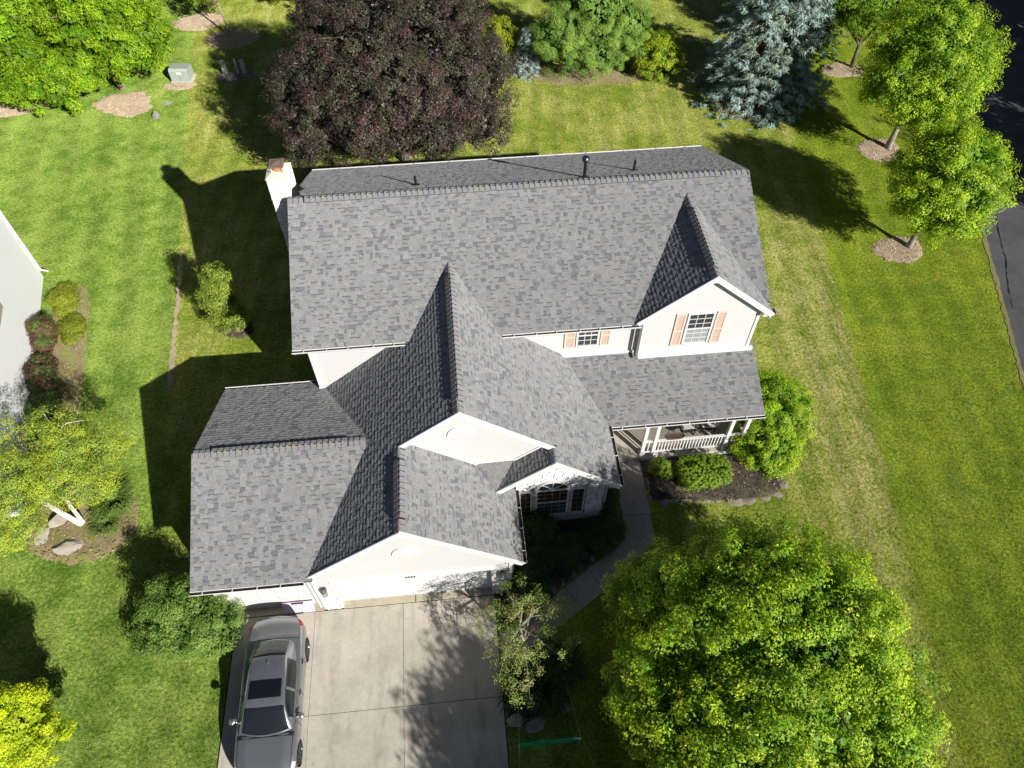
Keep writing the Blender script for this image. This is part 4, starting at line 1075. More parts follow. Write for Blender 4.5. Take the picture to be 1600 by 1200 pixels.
EDGE = plain('tan_flagstone', (.30, .255, .20), .9, .1, .4, 5, .02, 20)
def rock(x, y, z, sx, sy, sz, seed, label, group=None, mat=None, name='rock', rot=0):
    o = link(name, rock_mesh(sx, sy, sz, seed, mat or ROCK), None, (x, y, z)); o.rotation_euler.z = rot
    return tag(o, label, 'rock', group)
rock(-8.85, -3.55, .05, .72, .42, .28, 61, 'largest pale flat boulder at the front of the birch bed', mat=ROCKP, name='boulder', rot=.1)
rock(-9.5, -2.35, .06, .58, .36, .34, 62, 'pale slanting boulder right behind the birch trunk', mat=ROCKP, name='boulder', rot=.5)
rock(-10.0, -3.0, .04, .40, .42, .24, 63, 'pale low boulder at the outer end of the birch bed', mat=ROCKP, name='boulder', rot=.9)
rock(-11.05, 23.45, .05, .22, .32, .26, 64, 'grey pointed stone lying alone on the back lawn', rot=.3)
rock(-10.6, 24.75, .03, .30, .16, .10, 65, 'flat tan stone in the grass near the mulch bed', rot=.4)
for k, (x, y, s) in enumerate(((6.35, -10.85, .28), (6.95, -11.0, .33), (6.28, -10.25, .22), (7.9, -10.55, .22), (8.4, -9.6, .22))):
    rock(x, y, .06, s, s * .8, s * .6, 70 + k, ('big pale stone at the corner of the drive nearest the net', 'broad grey stone next to the pale corner stone by the net', 'small stone wedged between drive edge and shrubs', 'half buried stone behind the play net in shade', 'stone at the shaded lawn side of the drive bed')[k], mat=ROCKP if k == 0 else ROCK, rot=k * .8)
ORD = 'first second third fourth fifth sixth seventh eighth ninth tenth eleventh twelfth thirteenth fourteenth'.split()
edge = [(12.15, -2.9), (12.12, -3.25), (12.16, -3.62), (12.55, -3.82), (12.95, -3.86), (13.35, -3.85), (13.8, -3.9), (14.15, -3.95), (14.55, -4.0), (15.2, -4.08), (15.75, -4.05), (16.35, -4.0), (16.85, -3.85), (17.2, -3.5)]
for k, (x, y) in enumerate(edge):
    s = rr.uniform(.13, .24) if k < 9 else rr.uniform(.20, .38)
    rock(x + rr.uniform(-.06, .06), y + rr.uniform(-.05, .07), .01, s, s * rr.uniform(.5, .8), s * .18, 90 + k, ORD[k] + ' flat tan edging stone of the porch bed, counted from the walk', 'edging stones of the porch bed', EDGE, 'edging_stone', rr.uniform(-.3, .3) + (.0 if k > 2 else 1.5))
edge = [(10.78, -4.4), (10.76, -4.75), (10.68, -5.1), (10.35, -5.4), (10.0, -5.66), (9.6, -5.88), (9.2, -6.12), (8.85, -6.36), (8.45, -6.62), (8.1, -6.86), (7.72, -7.12), (7.3, -7.42)]
for k, (x, y) in enumerate(edge):
    s = rr.uniform(.12, .2); rock(x - .04, y + .1, .03, s, s * .7, s * .55, 120 + k, ORD[k] + ' small grey edging stone of the front walk, counted from the porch', 'edging stones of the front walk', ROCK, 'edging_stone', rr.uniform(0, 3))
cob = MB(); r9 = random.Random(9)
heap = thing('cobble_heap', 'low heap of grey cobbles around the utility pedestals on the back lawn', 'cobbles', (-7.0, 27.2, 0))
cm = [rock_mesh(.12, .09, .08, 200 + k, ROCK) for k in range(5)]
for k in range(95):
    t = r9.uniform(0, 6.28); q = math.sqrt(r9.random()); o = link('cobble', r9.choice(cm), heap, (q * 1.25 * math.cos(t), q * .55 * math.sin(t), .04 + .10 * (1 - q) * r9.random())); o.rotation_euler = (r9.uniform(-.4, .4), r9.uniform(-.4, .4), r9.uniform(0, 6)); s = r9.uniform(.7, 1.3); o.scale = (s, s, s)
# green lid by the walk
lid = thing('valve_box', 'small round green plastic cover at the edge of the front walk', 'valve box', (7.12, -7.28, .06))
b = MB(); b.lathe([(.13, 0), (.15, .02), (.15, .07), (.12, .10), (.05, .12), (.01, .12)], n=20); b.make('cover', plain('green_plastic', (.01, .26, .12), .35, .4, .1), lid)
b = MB(); b.lathe([(.03, .11), (.035, .15), (.02, .17), (.005, .17)], n=10); b.make('knob', plain('dark_green_plastic', (.01, .18, .08), .35, .4, .1), lid)

# ------------------------------------------------------------------ the neighbour's white house at the left edge
nb = thing('neighbour_house', 'tall white neighbouring house with slim windows cut off by the left edge', 'house', (-13.77, 10.69, 0), .21)
# local frame: wall runs along -y from the rear corner, faces +x
LEN = 13.0; EZ = 5.5; PK = 9.0
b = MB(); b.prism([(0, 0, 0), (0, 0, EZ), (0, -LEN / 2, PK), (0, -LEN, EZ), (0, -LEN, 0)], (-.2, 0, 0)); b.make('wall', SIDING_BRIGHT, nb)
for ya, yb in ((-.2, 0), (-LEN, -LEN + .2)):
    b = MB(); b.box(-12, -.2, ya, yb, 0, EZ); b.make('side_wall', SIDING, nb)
for sg, ye in ((1, .35), (-1, -LEN - .35)):
    zl = EZ - .35 * (PK - EZ) / (LEN / 2)
    b = MB(); b.prism([(.28, ye, zl + .05), (.28, -LEN / 2, PK + .05), (.28, -LEN / 2, PK + .20), (.28, ye, zl + .20)], (-12.3, 0, 0)); b.make('roof', DECK, nb)
    b = MB(); b.bar((.30, ye, zl + .04), (.30, -LEN / 2, PK + .04), .04, .2); b.make('rake_board', TRIM, nb)
b = MB(); b.bar((.05, .05, .35), (.05, .05, 5.2), .08, .07, up=(0, 1, 0)); b.bar((.05, .05, .38), (.24, .20, .12), .08, .07); b.make('downspout', TRIM, nb)
for y0, z0 in ((-4.7, 2.72), (-6.15, 2.72)):
    b = MB(); b.box(-.01, .03, y0 - 1.15, y0 + .05, z0 - .05, z0 + .33); w_ = b.make('window', TRIM, nb)
    b = MB(); b.box(.03, .036, y0 - 1.1, y0, z0, z0 + .28); b.make('pane', plain('beige_blind_glass', (.42, .38, .30), .2, .5, .05), w_)
# ------------------------------------------------------------------ trees and shrubs
LEAF = leaf_mat('broad_leaf', .34, .5, .3)
LEAF_SHINY = leaf_mat('dark_glossy_leaf', .12, .45, .32, (1.2, .8, .6))
NEEDLE = leaf_mat('conifer_needles', .15, .6, .2, (1.0, 1.05, .8))
def bark_mat(name, lo, hi, sc=9):
    m = NT(name); n = m.noise(sc, 5, .7, stretch=(1, 1, .25)); return m.done(m.mix(m.ramp(n, .3, .7), lo, hi), .9, .1, 0, m.bump(n, .03))
BARK = bark_mat('grey_brown_bark', (.09, .07, .055), (.24, .20, .16)); BARK_PALE = bark_mat('pale_grey_bark', (.22, .19, .16), (.42, .38, .32))
BIRCH = NT('white_birch_bark')
_m = BIRCH.noise(7, 4, .7, stretch=(.5, .5, 3.0)); BIRCH = BIRCH.done(BIRCH.mix(BIRCH.ramp(_m, .36, .43), (.10, .085, .07), BIRCH.mix(BIRCH.noise(3, 3), (.48, .44, .38), (.70, .67, .62))), .8, .15, 0, BIRCH.bump(_m, .02))

def sphere_dirs(r, n, zmin=-1.0):
    z = r.uniform(zmin, 1, n); t = r.uniform(0, 2 * math.pi, n); q = np.sqrt(1 - z * z)
    return np.stack([q * np.cos(t), q * np.sin(t), z], 1)
def unit(a): return a / (np.linalg.norm(a, axis=1)[:, None] + 1e-9)
def quads_from(P, Nn, A, L, W, fold):
    """leaf blades: centre P, normal Nn, long axis A"""
    A = unit(A - Nn * np.sum(A * Nn, 1)[:, None]); Bv = np.cross(Nn, A); L = L[:, None]; W = W[:, None]
    v = np.stack([P - A * L * .5 + Bv * W * .5, P + A * L * .5 + Nn * L * fold, P - A * L * .5 - Bv * W * .5], 1)
    n = len(P); return v.reshape(-1, 3), np.arange(3 * n).reshape(n, 3)
def foliage(r, lobes, nclump, cr, nleaf, L, pal, tip=None, tipw=.35, aspect=.62, inner=.22, zmin=-.75, up=.45, power=2.0, gap=0.0, jit=.22, shell=.28, core=7.0):
    lob = np.array(lobes, float); wgt = (lob[:, 3] * lob[:, 4] + lob[:, 3] * lob[:, 5] + lob[:, 4] * lob[:, 5]); wgt0 = wgt.copy(); wgt /= wgt.sum()
    k = r.choice(len(lob), nclump, p=wgt); d = sphere_dirs(r, nclump, zmin)
    if power != 2.0: d = d / (np.sum(np.abs(d) ** power, 1) ** (1 / power))[:, None]
    rho = np.where(r.random(nclump) < inner, r.uniform(.30, .75, nclump), r.uniform(.80, 1.06, nclump))
    C = lob[k, :3] + d * rho[:, None] * lob[k, 3:6]
    # drop the outer clumps that fall inside another lobe
    keep = np.ones(nclump, bool)
    for j in range(len(lob)):
        q = np.sum(((C - lob[j, :3]) / lob[j, 3:6]) ** 2, 1); keep &= ~((q < .35) & (k != j) & (r.random(nclump) < .8))
    if gap: keep &= ~(np.sin(C[:, 0] * 2.3 + 1) * np.sin(C[:, 1] * 2.1) * np.sin(C[:, 2] * 2.6 + 2) > gap)
    C, d, rho = C[keep], unit(d[keep] / lob[k[keep], 3:6]), rho[keep]; n = len(C)
    idx = np.repeat(np.arange(n), nleaf); m = len(idx)
    size = r.uniform(.65, 1.25, n)[idx] * cr
    off = r.normal(size=(m, 3)); off = unit(off) * (r.random(m) ** shell)[:, None] * size[:, None]; off[:, 2] *= .75
    P = C[idx] + off
    outn = unit(off + d[idx] * cr * .7)
    N = unit(outn * 1.0 + np.array([0, 0, up]) + r.normal(size=(m, 3)) * .42)
    A = r.normal(size=(m, 3)) + outn * .5 + np.array([0, 0, -.3])
    Ls = L * r.uniform(.7, 1.25, m)
    V, Q = quads_from(P, N, A, Ls, Ls * aspect, .10)
    pal = np.array(pal, float); base = pal[r.integers(0, len(pal), n)][idx]
    if tip is not None:
        f = np.clip((np.sum(off * d[idx], 1) / (size + 1e-6)) * .9 + .25, 0, 1) * (rho[idx] > .76) * r.uniform(0, 1, n)[idx] ** .6 * tipw * 2
        base = base + (np.array(tip) - base) * np.clip(f, 0, 1)[:, None]
    col = base * r.uniform(1 - jit, 1 + jit, m)[:, None] * r.uniform(.86, 1.14, n)[idx][:, None]
    col = np.concatenate([col, np.ones((m, 1))], 1)
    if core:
        # dense inside of the crown: larger leaves set back, shade painted as darker colour
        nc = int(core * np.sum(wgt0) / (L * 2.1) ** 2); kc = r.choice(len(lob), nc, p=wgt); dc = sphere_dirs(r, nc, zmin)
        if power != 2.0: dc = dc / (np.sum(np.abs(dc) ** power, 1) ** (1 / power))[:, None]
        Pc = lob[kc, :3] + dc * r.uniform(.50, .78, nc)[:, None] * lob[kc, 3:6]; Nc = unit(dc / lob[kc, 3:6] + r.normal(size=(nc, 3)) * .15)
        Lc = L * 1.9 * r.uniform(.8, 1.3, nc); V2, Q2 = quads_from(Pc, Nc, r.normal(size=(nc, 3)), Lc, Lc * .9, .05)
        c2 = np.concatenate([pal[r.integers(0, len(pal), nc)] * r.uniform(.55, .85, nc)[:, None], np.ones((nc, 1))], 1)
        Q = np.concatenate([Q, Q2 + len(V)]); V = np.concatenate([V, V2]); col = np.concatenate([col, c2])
    return V, Q, col, C
def limbs(name, parent, base_r, trunk_pts, targets, mat, r, rb=.05, n=7, start=None):
    b = MB(); tp = [Vector(q) for q in trunk_pts]; k = len(tp)
    b.tube(tp, [base_r * (1.25 if i == 0 else 1 - .45 * i / (k - 1)) for i in range(k)], n + 2)
    o = b.make('trunk', mat, parent, smooth=True)
    b = MB()
    for t in targets:
        t = Vector(t); s = tp[r.integers(max(1, k // 2), k)] if start is None else Vector(start)
        mid = s.lerp(t, .5) + Vector((r.uniform(-.2, .2), r.uniform(-.2, .2), r.uniform(.05, .35) * (t - s).length * .5))
        b.tube([s, s.lerp(mid, .55), mid, mid.lerp(t, .6), t], [rb * 1.2, rb, rb * .75, rb * .5, rb * .2], 6)
    if targets is not None and len(targets): b.make('limbs', mat, o, smooth=True)
    return o
def tree(name, label, cat, loc, lobes, nclump, cr, nleaf, L, pal, tip=None, trunk=None, tr=.14, bark=None, nlimb=14, seed=1, mat=None, group=None, rb=.06, gain=1.4, dens=3.2, **k):
    r = np.random.default_rng(seed); t = thing(name, label, cat, loc, 0, group)
    pal = [tuple(x * gain for x in c) for c in pal]; tip = tuple(x * gain for x in tip) if tip else None; nleaf = int(nleaf * dens); L = L / math.sqrt(dens) * .97
    V, Q, C, cl = foliage(r, lobes, nclump, cr, nleaf, L, pal, tip, **k)
    link('crown', fast_mesh('crown', V, Q, mat or LEAF, C), t)
    if trunk:
        tg = cl[r.choice(len(cl), min(nlimb, len(cl)), replace=False)] if nlimb else []
        limbs(name, t, tr, trunk, list(tg), bark or BARK, r, rb)
    return t
GREEN = [(.215, .415, .018), (.255, .455, .020), (.290, .490, .022)]; YG = (.60, .70, .04)
DEEP = [(.130, .290, .018), (.160, .330, .020), (.190, .370, .020)]

tree('maple_tree', 'huge bright green maple filling the front lawn beside the drive', 'tree', (13.4, -10.9, 0),
     [(0, 0, 3.6, 4.0, 4.1, 3.3), (-2.3, 2.2, 3.0, 1.7, 1.7, 1.7), (-3.0, -.3, 2.9, 1.5, 1.6, 1.6), (.2, 3.0, 3.1, 1.6, 1.5, 1.6), (1.8, 1.3, 3.3, 2.0, 2.0, 2.2), (-1.4, -1.9, 3.3, 2.2, 2.2, 2.2), (1.6, -1.8, 3.2, 2.2, 2.3, 2.2), (.3, .5, 4.8, 2.5, 2.4, 2.1)],
     1900, .33, 36, .155, DEEP + DEEP + GREEN, YG, [(0, 0, 0), (.05, 0, 1.2), (0, .1, 2.8), (.1, .0, 4.6)], .22, BARK, 26, 11, tipw=.5, gain=1.0)
tree('purple_maple', 'large dark purple-leaved maple standing behind the house', 'tree', (3.2, 18.0, 0),
     [(0, 0, 5.2, 5.0, 4.8, 4.4), (-3.0, -1.5, 4.6, 2.9, 2.6, 3.0), (3.2, -1.0, 4.6, 2.6, 2.6, 3.0), (0, -2.6, 5.0, 3.0, 2.6, 3.2), (-1.6, 2.0, 6.0, 3.2, 3.2, 3.2), (2.0, 2.0, 6.0, 3.2, 3.2, 3.2), (-4.6, .6, 4.2, 1.5, 1.6, 1.7), (4.7, .9, 4.4, 1.3, 1.5, 1.6), (4.0, -2.6, 3.6, 1.4, 1.4, 1.5), (-4.2, -2.8, 3.4, 1.4, 1.3, 1.5), (-1.6, -4.2, 4.4, 1.5, 1.2, 1.5), (1.9, -4.3, 4.1, 1.4, 1.2, 1.4), (-3.2, 3.2, 7.0, 1.7, 1.6, 1.6), (3.4, 3.0, 7.2, 1.5, 1.6, 1.6)],
     2100, .40, 40, .165, [(.044, .036, .030), (.044, .048, .026), (.052, .034, .030), (.040, .046, .026), (.054, .034, .033), (.048, .056, .030)], (.14, .04, .03), [(0, 0, 0), (0, 0, 1.5), (.1, 0, 3.5), (.1, .1, 6)], .26, BARK, 24, 12, LEAF_SHINY, tipw=.12, up=.55)
tree('maple_tree', 'green maple in the mulch ring nearest the house, beside the asphalt path', 'tree', (27.25, 8.55, 0),
     [(.1, 0, 4.0, 2.5, 2.5, 2.0), (-1.1, -.7, 3.5, 1.4, 1.4, 1.3), (1.2, .6, 4.0, 1.6, 1.6, 1.5), (.3, -1.2, 3.4, 1.6, 1.4, 1.4), (.0, -1.0, 2.6, 1.5, 1.2, .9), (0, .4, 5.1, 1.6, 1.6, 1.3)],
     620, .36, 36, .16, DEEP[1:] + GREEN, YG, [(0, 0, 0), (.12, .1, 1.0), (.2, .15, 2.2), (.2, .1, 4.2)], .13, BARK_PALE, 16, 13, tipw=.55, gap=.35, gain=1.0)
tree('maple_tree', 'taller green maple with a pale trunk between asphalt path and back lawn', 'tree', (29.4, 16.25, 0),
     [(0, 0, 5.0, 3.1, 3.1, 2.8), (-1.5, -.9, 4.4, 1.8, 1.8, 1.7), (1.7, .5, 5.0, 2.1, 2.1, 1.9), (.4, -1.5, 4.2, 2.0, 1.8, 1.8), (.2, -1.5, 3.2, 1.8, 1.5, 1.0), (0, .4, 6.4, 2.0, 2.0, 1.8)],
     820, .38, 36, .16, DEEP[1:] + GREEN, YG, [(0, 0, 0), (.1, .1, 1.2), (.2, .15, 2.8), (.2, .1, 5.2)], .15, BARK_PALE, 18, 14, tipw=.5, gap=.38, gain=1.0)
tree('maple_tree', 'shaded green tree between the blue spruce and the tall maple', 'tree', (30.5, 24.4, 0),
     [(0, 0, 4.0, 2.4, 2.4, 2.2), (-1.2, .3, 4.6, 1.9, 1.9, 1.8), (1.4, .4, 4.6, 2.0, 2.0, 1.9), (0, 1.5, 5.6, 2.2, 2.2, 1.9)], 420, .4, 50, .17, DEEP + GREEN[:1], (.2, .24, .02), [(0, 0, 0), (0, .1, 1.4), (.1, .1, 3.6)], .12, BARK, 12, 15, gap=.3, gain=1.0)
BR = [(.200, .375, .014), (.250, .430, .016), (.160, .320, .014)]
tree('leafy_tree', 'bright green spreading tree over the mulch bed at the back left corner', 'tree', (-13.6, 26.6, 0),
     [(0, .2, 3.4, 3.2, 2.8, 2.2), (-1.5, -1.6, 2.5, 2.0, 1.4, 1.4), (1.7, -.8, 2.8, 1.9, 1.7, 1.6), (.2, 1.6, 4.0, 2.4, 2.2, 1.9), (-2.6, -2.4, 1.7, 2.0, 1.5, 1.3), (2.6, .3, 3.0, 1.5, 1.5, 1.3)], 560, .42, 46, .24, BR, (.50, .66, .03), [(0, 0, 0), (-.2, .1, 1), (-.3, .2, 2.4), (-.2, .3, 4)], .16, BARK, 20, 16, tipw=.4, gap=.25, aspect=.5, gain=1.0)
tree('leafy_tree', 'bright green tree at the left frame edge of the back hedge row', 'tree', (-19.2, 27.2, 0),
     [(0, 0, 3.2, 3.0, 2.6, 2.3), (-1.8, -1.0, 2.6, 2.0, 1.8, 1.6), (1.6, -.9, 2.4, 1.8, 1.5, 1.4), (.5, 1.9, 3.8, 2.6, 2.4, 2.0), (.8, -2.6, 1.5, 1.9, 1.4, 1.2), (-2.2, -2.4, 1.5, 1.9, 1.4, 1.2)], 560, .42, 46, .24, BR, (.48, .64, .03), [(0, 0, 0), (.1, .1, 1), (0, .2, 2.4), (0, .3, 4)], .16, BARK, 16, 17, tipw=.4, gap=.3, aspect=.5, gain=1.0)
tree('leafy_tree', 'bright green tree behind the spreading tree at the top left', 'tree', (-15.5, 32.5, 0),
     [(0, 0, 3.8, 3.2, 3.0, 2.6), (2.2, -.5, 3.2, 2.0, 1.9, 1.7), (-2.3, .2, 3.5, 2.0, 2.0, 1.8)], 380, .44, 46, .24, BR, (.48, .64, .03), [(0, 0, 0), (.1, .1, 1.4), (0, .2, 3)], .16, BARK, 14, 18, tipw=.4, gap=.3, aspect=.5, gain=1.0)
tree('ivy_shrub', 'low dark green shrub below the trees at the left frame edge', 'shrub', (-22.3, 24.6, 0), [(0, 0, .6, 1.8, 1.2, .9)], 120, .3, 40, .16, DEEP, None, seed=19, gain=1.0)
tree('young_tree', 'slim young tree with a pale trunk in a tan mulch ring at the top', 'tree', (-7.9, 32.2, 0),
     [(-.5, .5, 3.0, 1.3, 1.2, 1.1), (.6, .7, 3.3, 1.0, 1.0, .9), (-1.4, .9, 2.7, .9, .9, .8)], 90, .32, 34, .17, BR, (.34, .36, .03), [(0, 0, 0), (-.15, .05, 1.0), (-.3, .2, 2.2), (-.3, .3, 3.0)], .07, BARK_PALE, 14, 20, tipw=.5, rb=.035, core=0, gain=1.0)
tree('birch_tree', 'white-barked birch with pale yellow-green leaves above boulders', 'tree', (-8.65, -2.7, .05),
     [(1.15, 1.2, 3.1, 1.35, 1.2, 1.1), (.3, 1.7, 3.5, 1.0, .9, .9), (-1.6, -.1, 3.3, 1.6, 1.6, 1.3), (-2.4, 1.3, 4.2, 1.6, 1.5, 1.2), (-2.0, -1.7, 3.2, 1.4, 1.2, 1.0), (-.9, .5, 2.4, 1.3, 1.0, .8), (.7, .5, 2.2, 1.3, 1.0, .8), (-1.2, -1.0, 2.3, 1.2, .9, .7)],
     1300, .27, 30, .10, [(.22, .30, .035), (.26, .33, .04), (.19, .29, .05)], (.42, .44, .03), None, seed=21, tipw=.45, gap=.30, inner=.35, core=0)
_bt = bpy.data.objects['birch_tree']; _r = np.random.default_rng(5)
for pts_, r0 in (([(0, 0, 0), (-.45, .15, .8), (-1.0, .35, 1.7), (-1.5, .4, 2.8), (-1.9, .8, 3.9)], .09), ([(.05, .05, 0), (-.05, .25, .9), (-.1, .6, 1.9), (.2, 1.2, 2.9), (.35, 1.6, 3.6)], .065), ([(-.9, .3, 1.5), (-1.2, -.2, 2.1), (-1.6, -.9, 2.8), (-2.0, -1.6, 3.4)], .06)):
    b = MB(); b.tube(pts_, [r0 * (1.2 - .9 * i / (len(pts_) - 1)) for i in range(len(pts_))], 9); st = b.make('trunk', BIRCH, _bt, smooth=True)
    b = MB()
    for i in range(9):
        s = Vector(pts_[_r.integers(2, len(pts_))]); e = s + Vector((_r.uniform(-1.4, 1.5), _r.uniform(-1.2, 1.3), _r.uniform(.1, .9))); m_ = s.lerp(e, .5) + Vector((0, 0, .2))
        b.tube([s, m_, e], [.022, .014, .005], 6)
    b.make('branches', BIRCH, st, smooth=True)
tree('crab_apple', 'thin crab apple tree with small mottled leaves at the edge of the drive', 'tree', (6.95, -9.0, .05),
     [(0, 0, 2.2, 1.5, 1.3, .8), (-.9, .5, 2.0, .8, .8, .6), (.8, .6, 2.1, .8, .7, .6), (-.3, -1.1, 2.0, .9, .8, .6), (-.2, 1.2, 2.3, .6, .6, .6)],
     160, .22, 22, .10, [(.19, .26, .06), (.22, .28, .08), (.15, .22, .05), (.23, .23, .09)], (.34, .35, .10), [(0, 0, 0), (-.05, .05, .7), (-.15, .1, 1.4), (-.25, .3, 2.2)], .05, BARK_PALE, 15, 22, tipw=.3, inner=.4, rb=.022, jit=.35, shell=.5, core=0)
tree('columnar_tree', 'slim upright small tree half in the house shadow on the side lawn', 'tree', (-4.2, 6.3, 0),
     [(0, 0, 1.1, .85, .8, .7), (-.15, .1, 2.1, .75, .7, .8), (-.1, .3, 3.0, .55, .5, .7)], 130, .26, 40, .12, [(.15, .23, .025), (.19, .26, .04), (.13, .20, .025)], (.34, .38, .05), [(0, 0, 0), (0, .05, 1), (-.05, .1, 2.6)], .06, BARK, 14, 23, tipw=.4, rb=.025)
tree('yellow_tree', 'vivid yellow-leaved young tree at the lower left corner', 'tree', (-7.7, -9.9, 0),
     [(0, 0, 2.1, .9, .9, 1.0), (-.6, -.3, 1.5, .8, .8, .7), (.45, -.5, 1.6, .7, .7, .6), (-.5, .2, 2.9, .5, .5, .7), (.3, .45, 2.3, .45, .45, .5)], 170, .24, 42, .13, [(.34, .43, .016), (.40, .48, .018), (.28, .38, .016)], (.56, .60, .02), [(0, 0, 0), (0, 0, 1), (-.1, 0, 2.4)], .06, BARK, 12, 24, tipw=.4, rb=.025)
tree('viburnum_shrub', 'wide arching green shrub at the corner of the small garage bay', 'shrub', (-3.75, -7.0, 0),
     [(0, 0, .95, 1.55, 1.25, .95), (-.5, .4, 1.5, 1.0, .9, .9), (.6, -.3, .9, 1.0, .9, .8), (-.9, -.4, .7, .9, .8, .7)], 300, .26, 48, .135, [(.095, .18, .028), (.12, .21, .036), (.08, .155, .024)], (.24, .31, .07), seed=25, tipw=.35, aspect=.42, trunk=[(0, 0, 0), (0, 0, .5), (0, 0, 1.1)], tr=.05, nlimb=12, rb=.025)
tree('rounded_shrub', 'large bright green rounded shrub at the outer corner of the porch', 'shrub', (17.15, -1.35, 0),
     [(0, .4, 1.0, 1.6, 1.55, 1.1), (-.4, -1.0, .8, 1.25, 1.1, .8), (.4, 1.1, .95, 1.3, 1.2, .95)], 520, .22, 44, .115, [(.15, .285, .014), (.18, .32, .016), (.12, .24, .014)], (.40, .46, .03), seed=26, tipw=.45, trunk=[(0, 0, 0), (0, 0, .4), (0, 0, .8)], tr=.06, nlimb=8, rb=.03)
tree('clipped_hedge', 'clipped oblong green hedge in front of the porch rail', 'hedge', (14.2, -2.95, .05), [(0, 0, .40, .92, .58, .46)], 950, .06, 26, .05, [(.13, .235, .018), (.16, .27, .022), (.11, .205, .016)], (.30, .37, .03), seed=27, power=5.0, tipw=.35, inner=.05, up=.6, trunk=[(0, 0, 0), (0, 0, .2), (0, 0, .4)], tr=.04, nlimb=6, rb=.02)
tree('small_shrub', 'small bright green shrub next to the walk in the porch bed', 'shrub', (12.62, -2.55, .05), [(0, 0, .35, .33, .33, .36), (.25, -.2, .2, .25, .22, .2)], 60, .12, 40, .075, [(.11, .19, .016), (.14, .22, .02)], (.26, .3, .03), seed=28, trunk=[(0, 0, 0), (0, 0, .15), (0, 0, .3)], tr=.03, nlimb=4, rb=.015)
JUN = [(.030, .070, .014), (.040, .085, .016), (.024, .058, .014)]
for k, (x, y, rx, h, lab) in enumerate(((7.75, -4.75, .62, 1.05, 'dark feathery shrub covering the lower left of the bay window'), (7.35, -5.75, .75, .95, 'dark shrub between the garage side wall and the bay'), (8.55, -5.45, .70, .60, 'low dark shrub in the middle of the entry bed'),
                                        (9.85, -5.05, .60, .55, 'low dark shrub under the bay near the walk'), (10.42, -3.75, .34, 1.1, 'clipped dark upright shrub at the corner of the stone bay'), (7.15, -6.75, .72, 1.15, 'dark shrub beside the garage front corner'), (10.45, -4.75, .36, .6, 'small dark shrub where the walk turns'))):
    tree('evergreen_shrub', lab, 'shrub', (x, y, .05), [(0, 0, h * .5, rx, rx, h * .55)], int(110 * rx / .6) + 40, .2, 46, .11, JUN, (.07, .13, .02), seed=40 + k, aspect=.38, trunk=[(0, 0, 0), (0, 0, h * .3), (0, 0, h * .6)], tr=.04, nlimb=6, rb=.02, group='dark shrubs of the entry bed')
for k, (x, y, rx, h, pal, lab) in enumerate(((-12.5, 6.6, .55, 1.1, [(.13, .06, .045), (.15, .09, .05), (.09, .13, .03), (.11, .15, .04)], 'reddish shrub against the white neighbouring house, farther back'), (-11.85, 4.3, .6, 1.1, [(.12, .055, .04), (.14, .085, .05), (.08, .13, .03), (.10, .15, .04)], 'reddish shrub against the white neighbouring house, nearer the birch'),
                                              (-12.3, 8.9, .6, .4, [(.20, .25, .02), (.25, .28, .03)], 'low golden shrub at the back corner of the white house'), (-11.5, 7.1, .5, .3, [(.17, .22, .02), (.22, .25, .03)], 'low golden ground cover along the neighbouring bed'), (-11.3, 2.4, .7, .9, [(.06, .12, .02), (.09, .15, .03)], 'green shrub near the birch at the neighbouring bed'))):
    tree('bed_shrub', lab, 'shrub', (x, y, .03), [(0, 0, h * .5, rx, rx * .8, h * .5), (.35 * rx, -.9 * rx, h * .36, rx * .7, rx * .8, h * .4), (-.1 * rx, .9 * rx, h * .34, rx * .6, rx * .7, h * .36)], 190, .2, 40, .10, pal, None, seed=60 + k, trunk=[(0, 0, 0), (0, 0, h * .3), (0, 0, h * .6)], tr=.04, nlimb=6, rb=.02, jit=.35)
for k, (x, y, z, rx, h, pal, lab, nc) in enumerate(((18.45, 25.0, 0, 1.45, 2.5, [(.15, .26, .014), (.18, .29, .016)], 'bright yellow-green rounded shrub beside the soft pine', 240), (9.0, 27.3, 0, 1.3, 2.6, [(.16, .22, .014), (.2, .25, .016)], 'yellow-green shrub peeking out behind the purple maple', 200), (-4.2, 36.8, 0, 2.0, 3.0, [(.14, .2, .014), (.18, .24, .016)], 'yellow-green shrub at the top edge near the young tree', 240))):
    tree('golden_shrub', lab, 'shrub', (x, y, z), [(0, 0, h * .5, rx, rx, h * .52)], nc, .3, 46, .16, pal, (.33, .34, .02), seed=70 + k, tipw=.5, trunk=[(0, 0, 0), (0, 0, h * .3), (0, 0, h * .6)], tr=.06, nlimb=8, rb=.03)
tree('soft_pine', 'wide soft green pine at the back of the lawn', 'tree', (14.3, 25.7, 0), [(0, 0, 1.9, 3.5, 2.3, 1.9), (-1.9, -.6, 2.6, 1.5, 1.3, 1.7), (.2, .2, 3.8, 2.3, 1.9, 2.2), (2.0, 0, 2.6, 1.7, 1.4, 1.8), (0, 0, 5.8, 1.6, 1.5, 2.0), (.1, .2, 8.0, 1.7, 1.6, 2.0), (0, .1, 10.2, 1.0, 1.0, 1.5)],
     760, .36, 70, .24, [(.115, .215, .035), (.145, .25, .04), (.09, .18, .032)], (.27, .36, .06), [(0, 0, 0), (0, 0, 2), (0, 0, 5)], .14, BARK, 16, 29, NEEDLE, tipw=.4, aspect=.16, gap=.3)

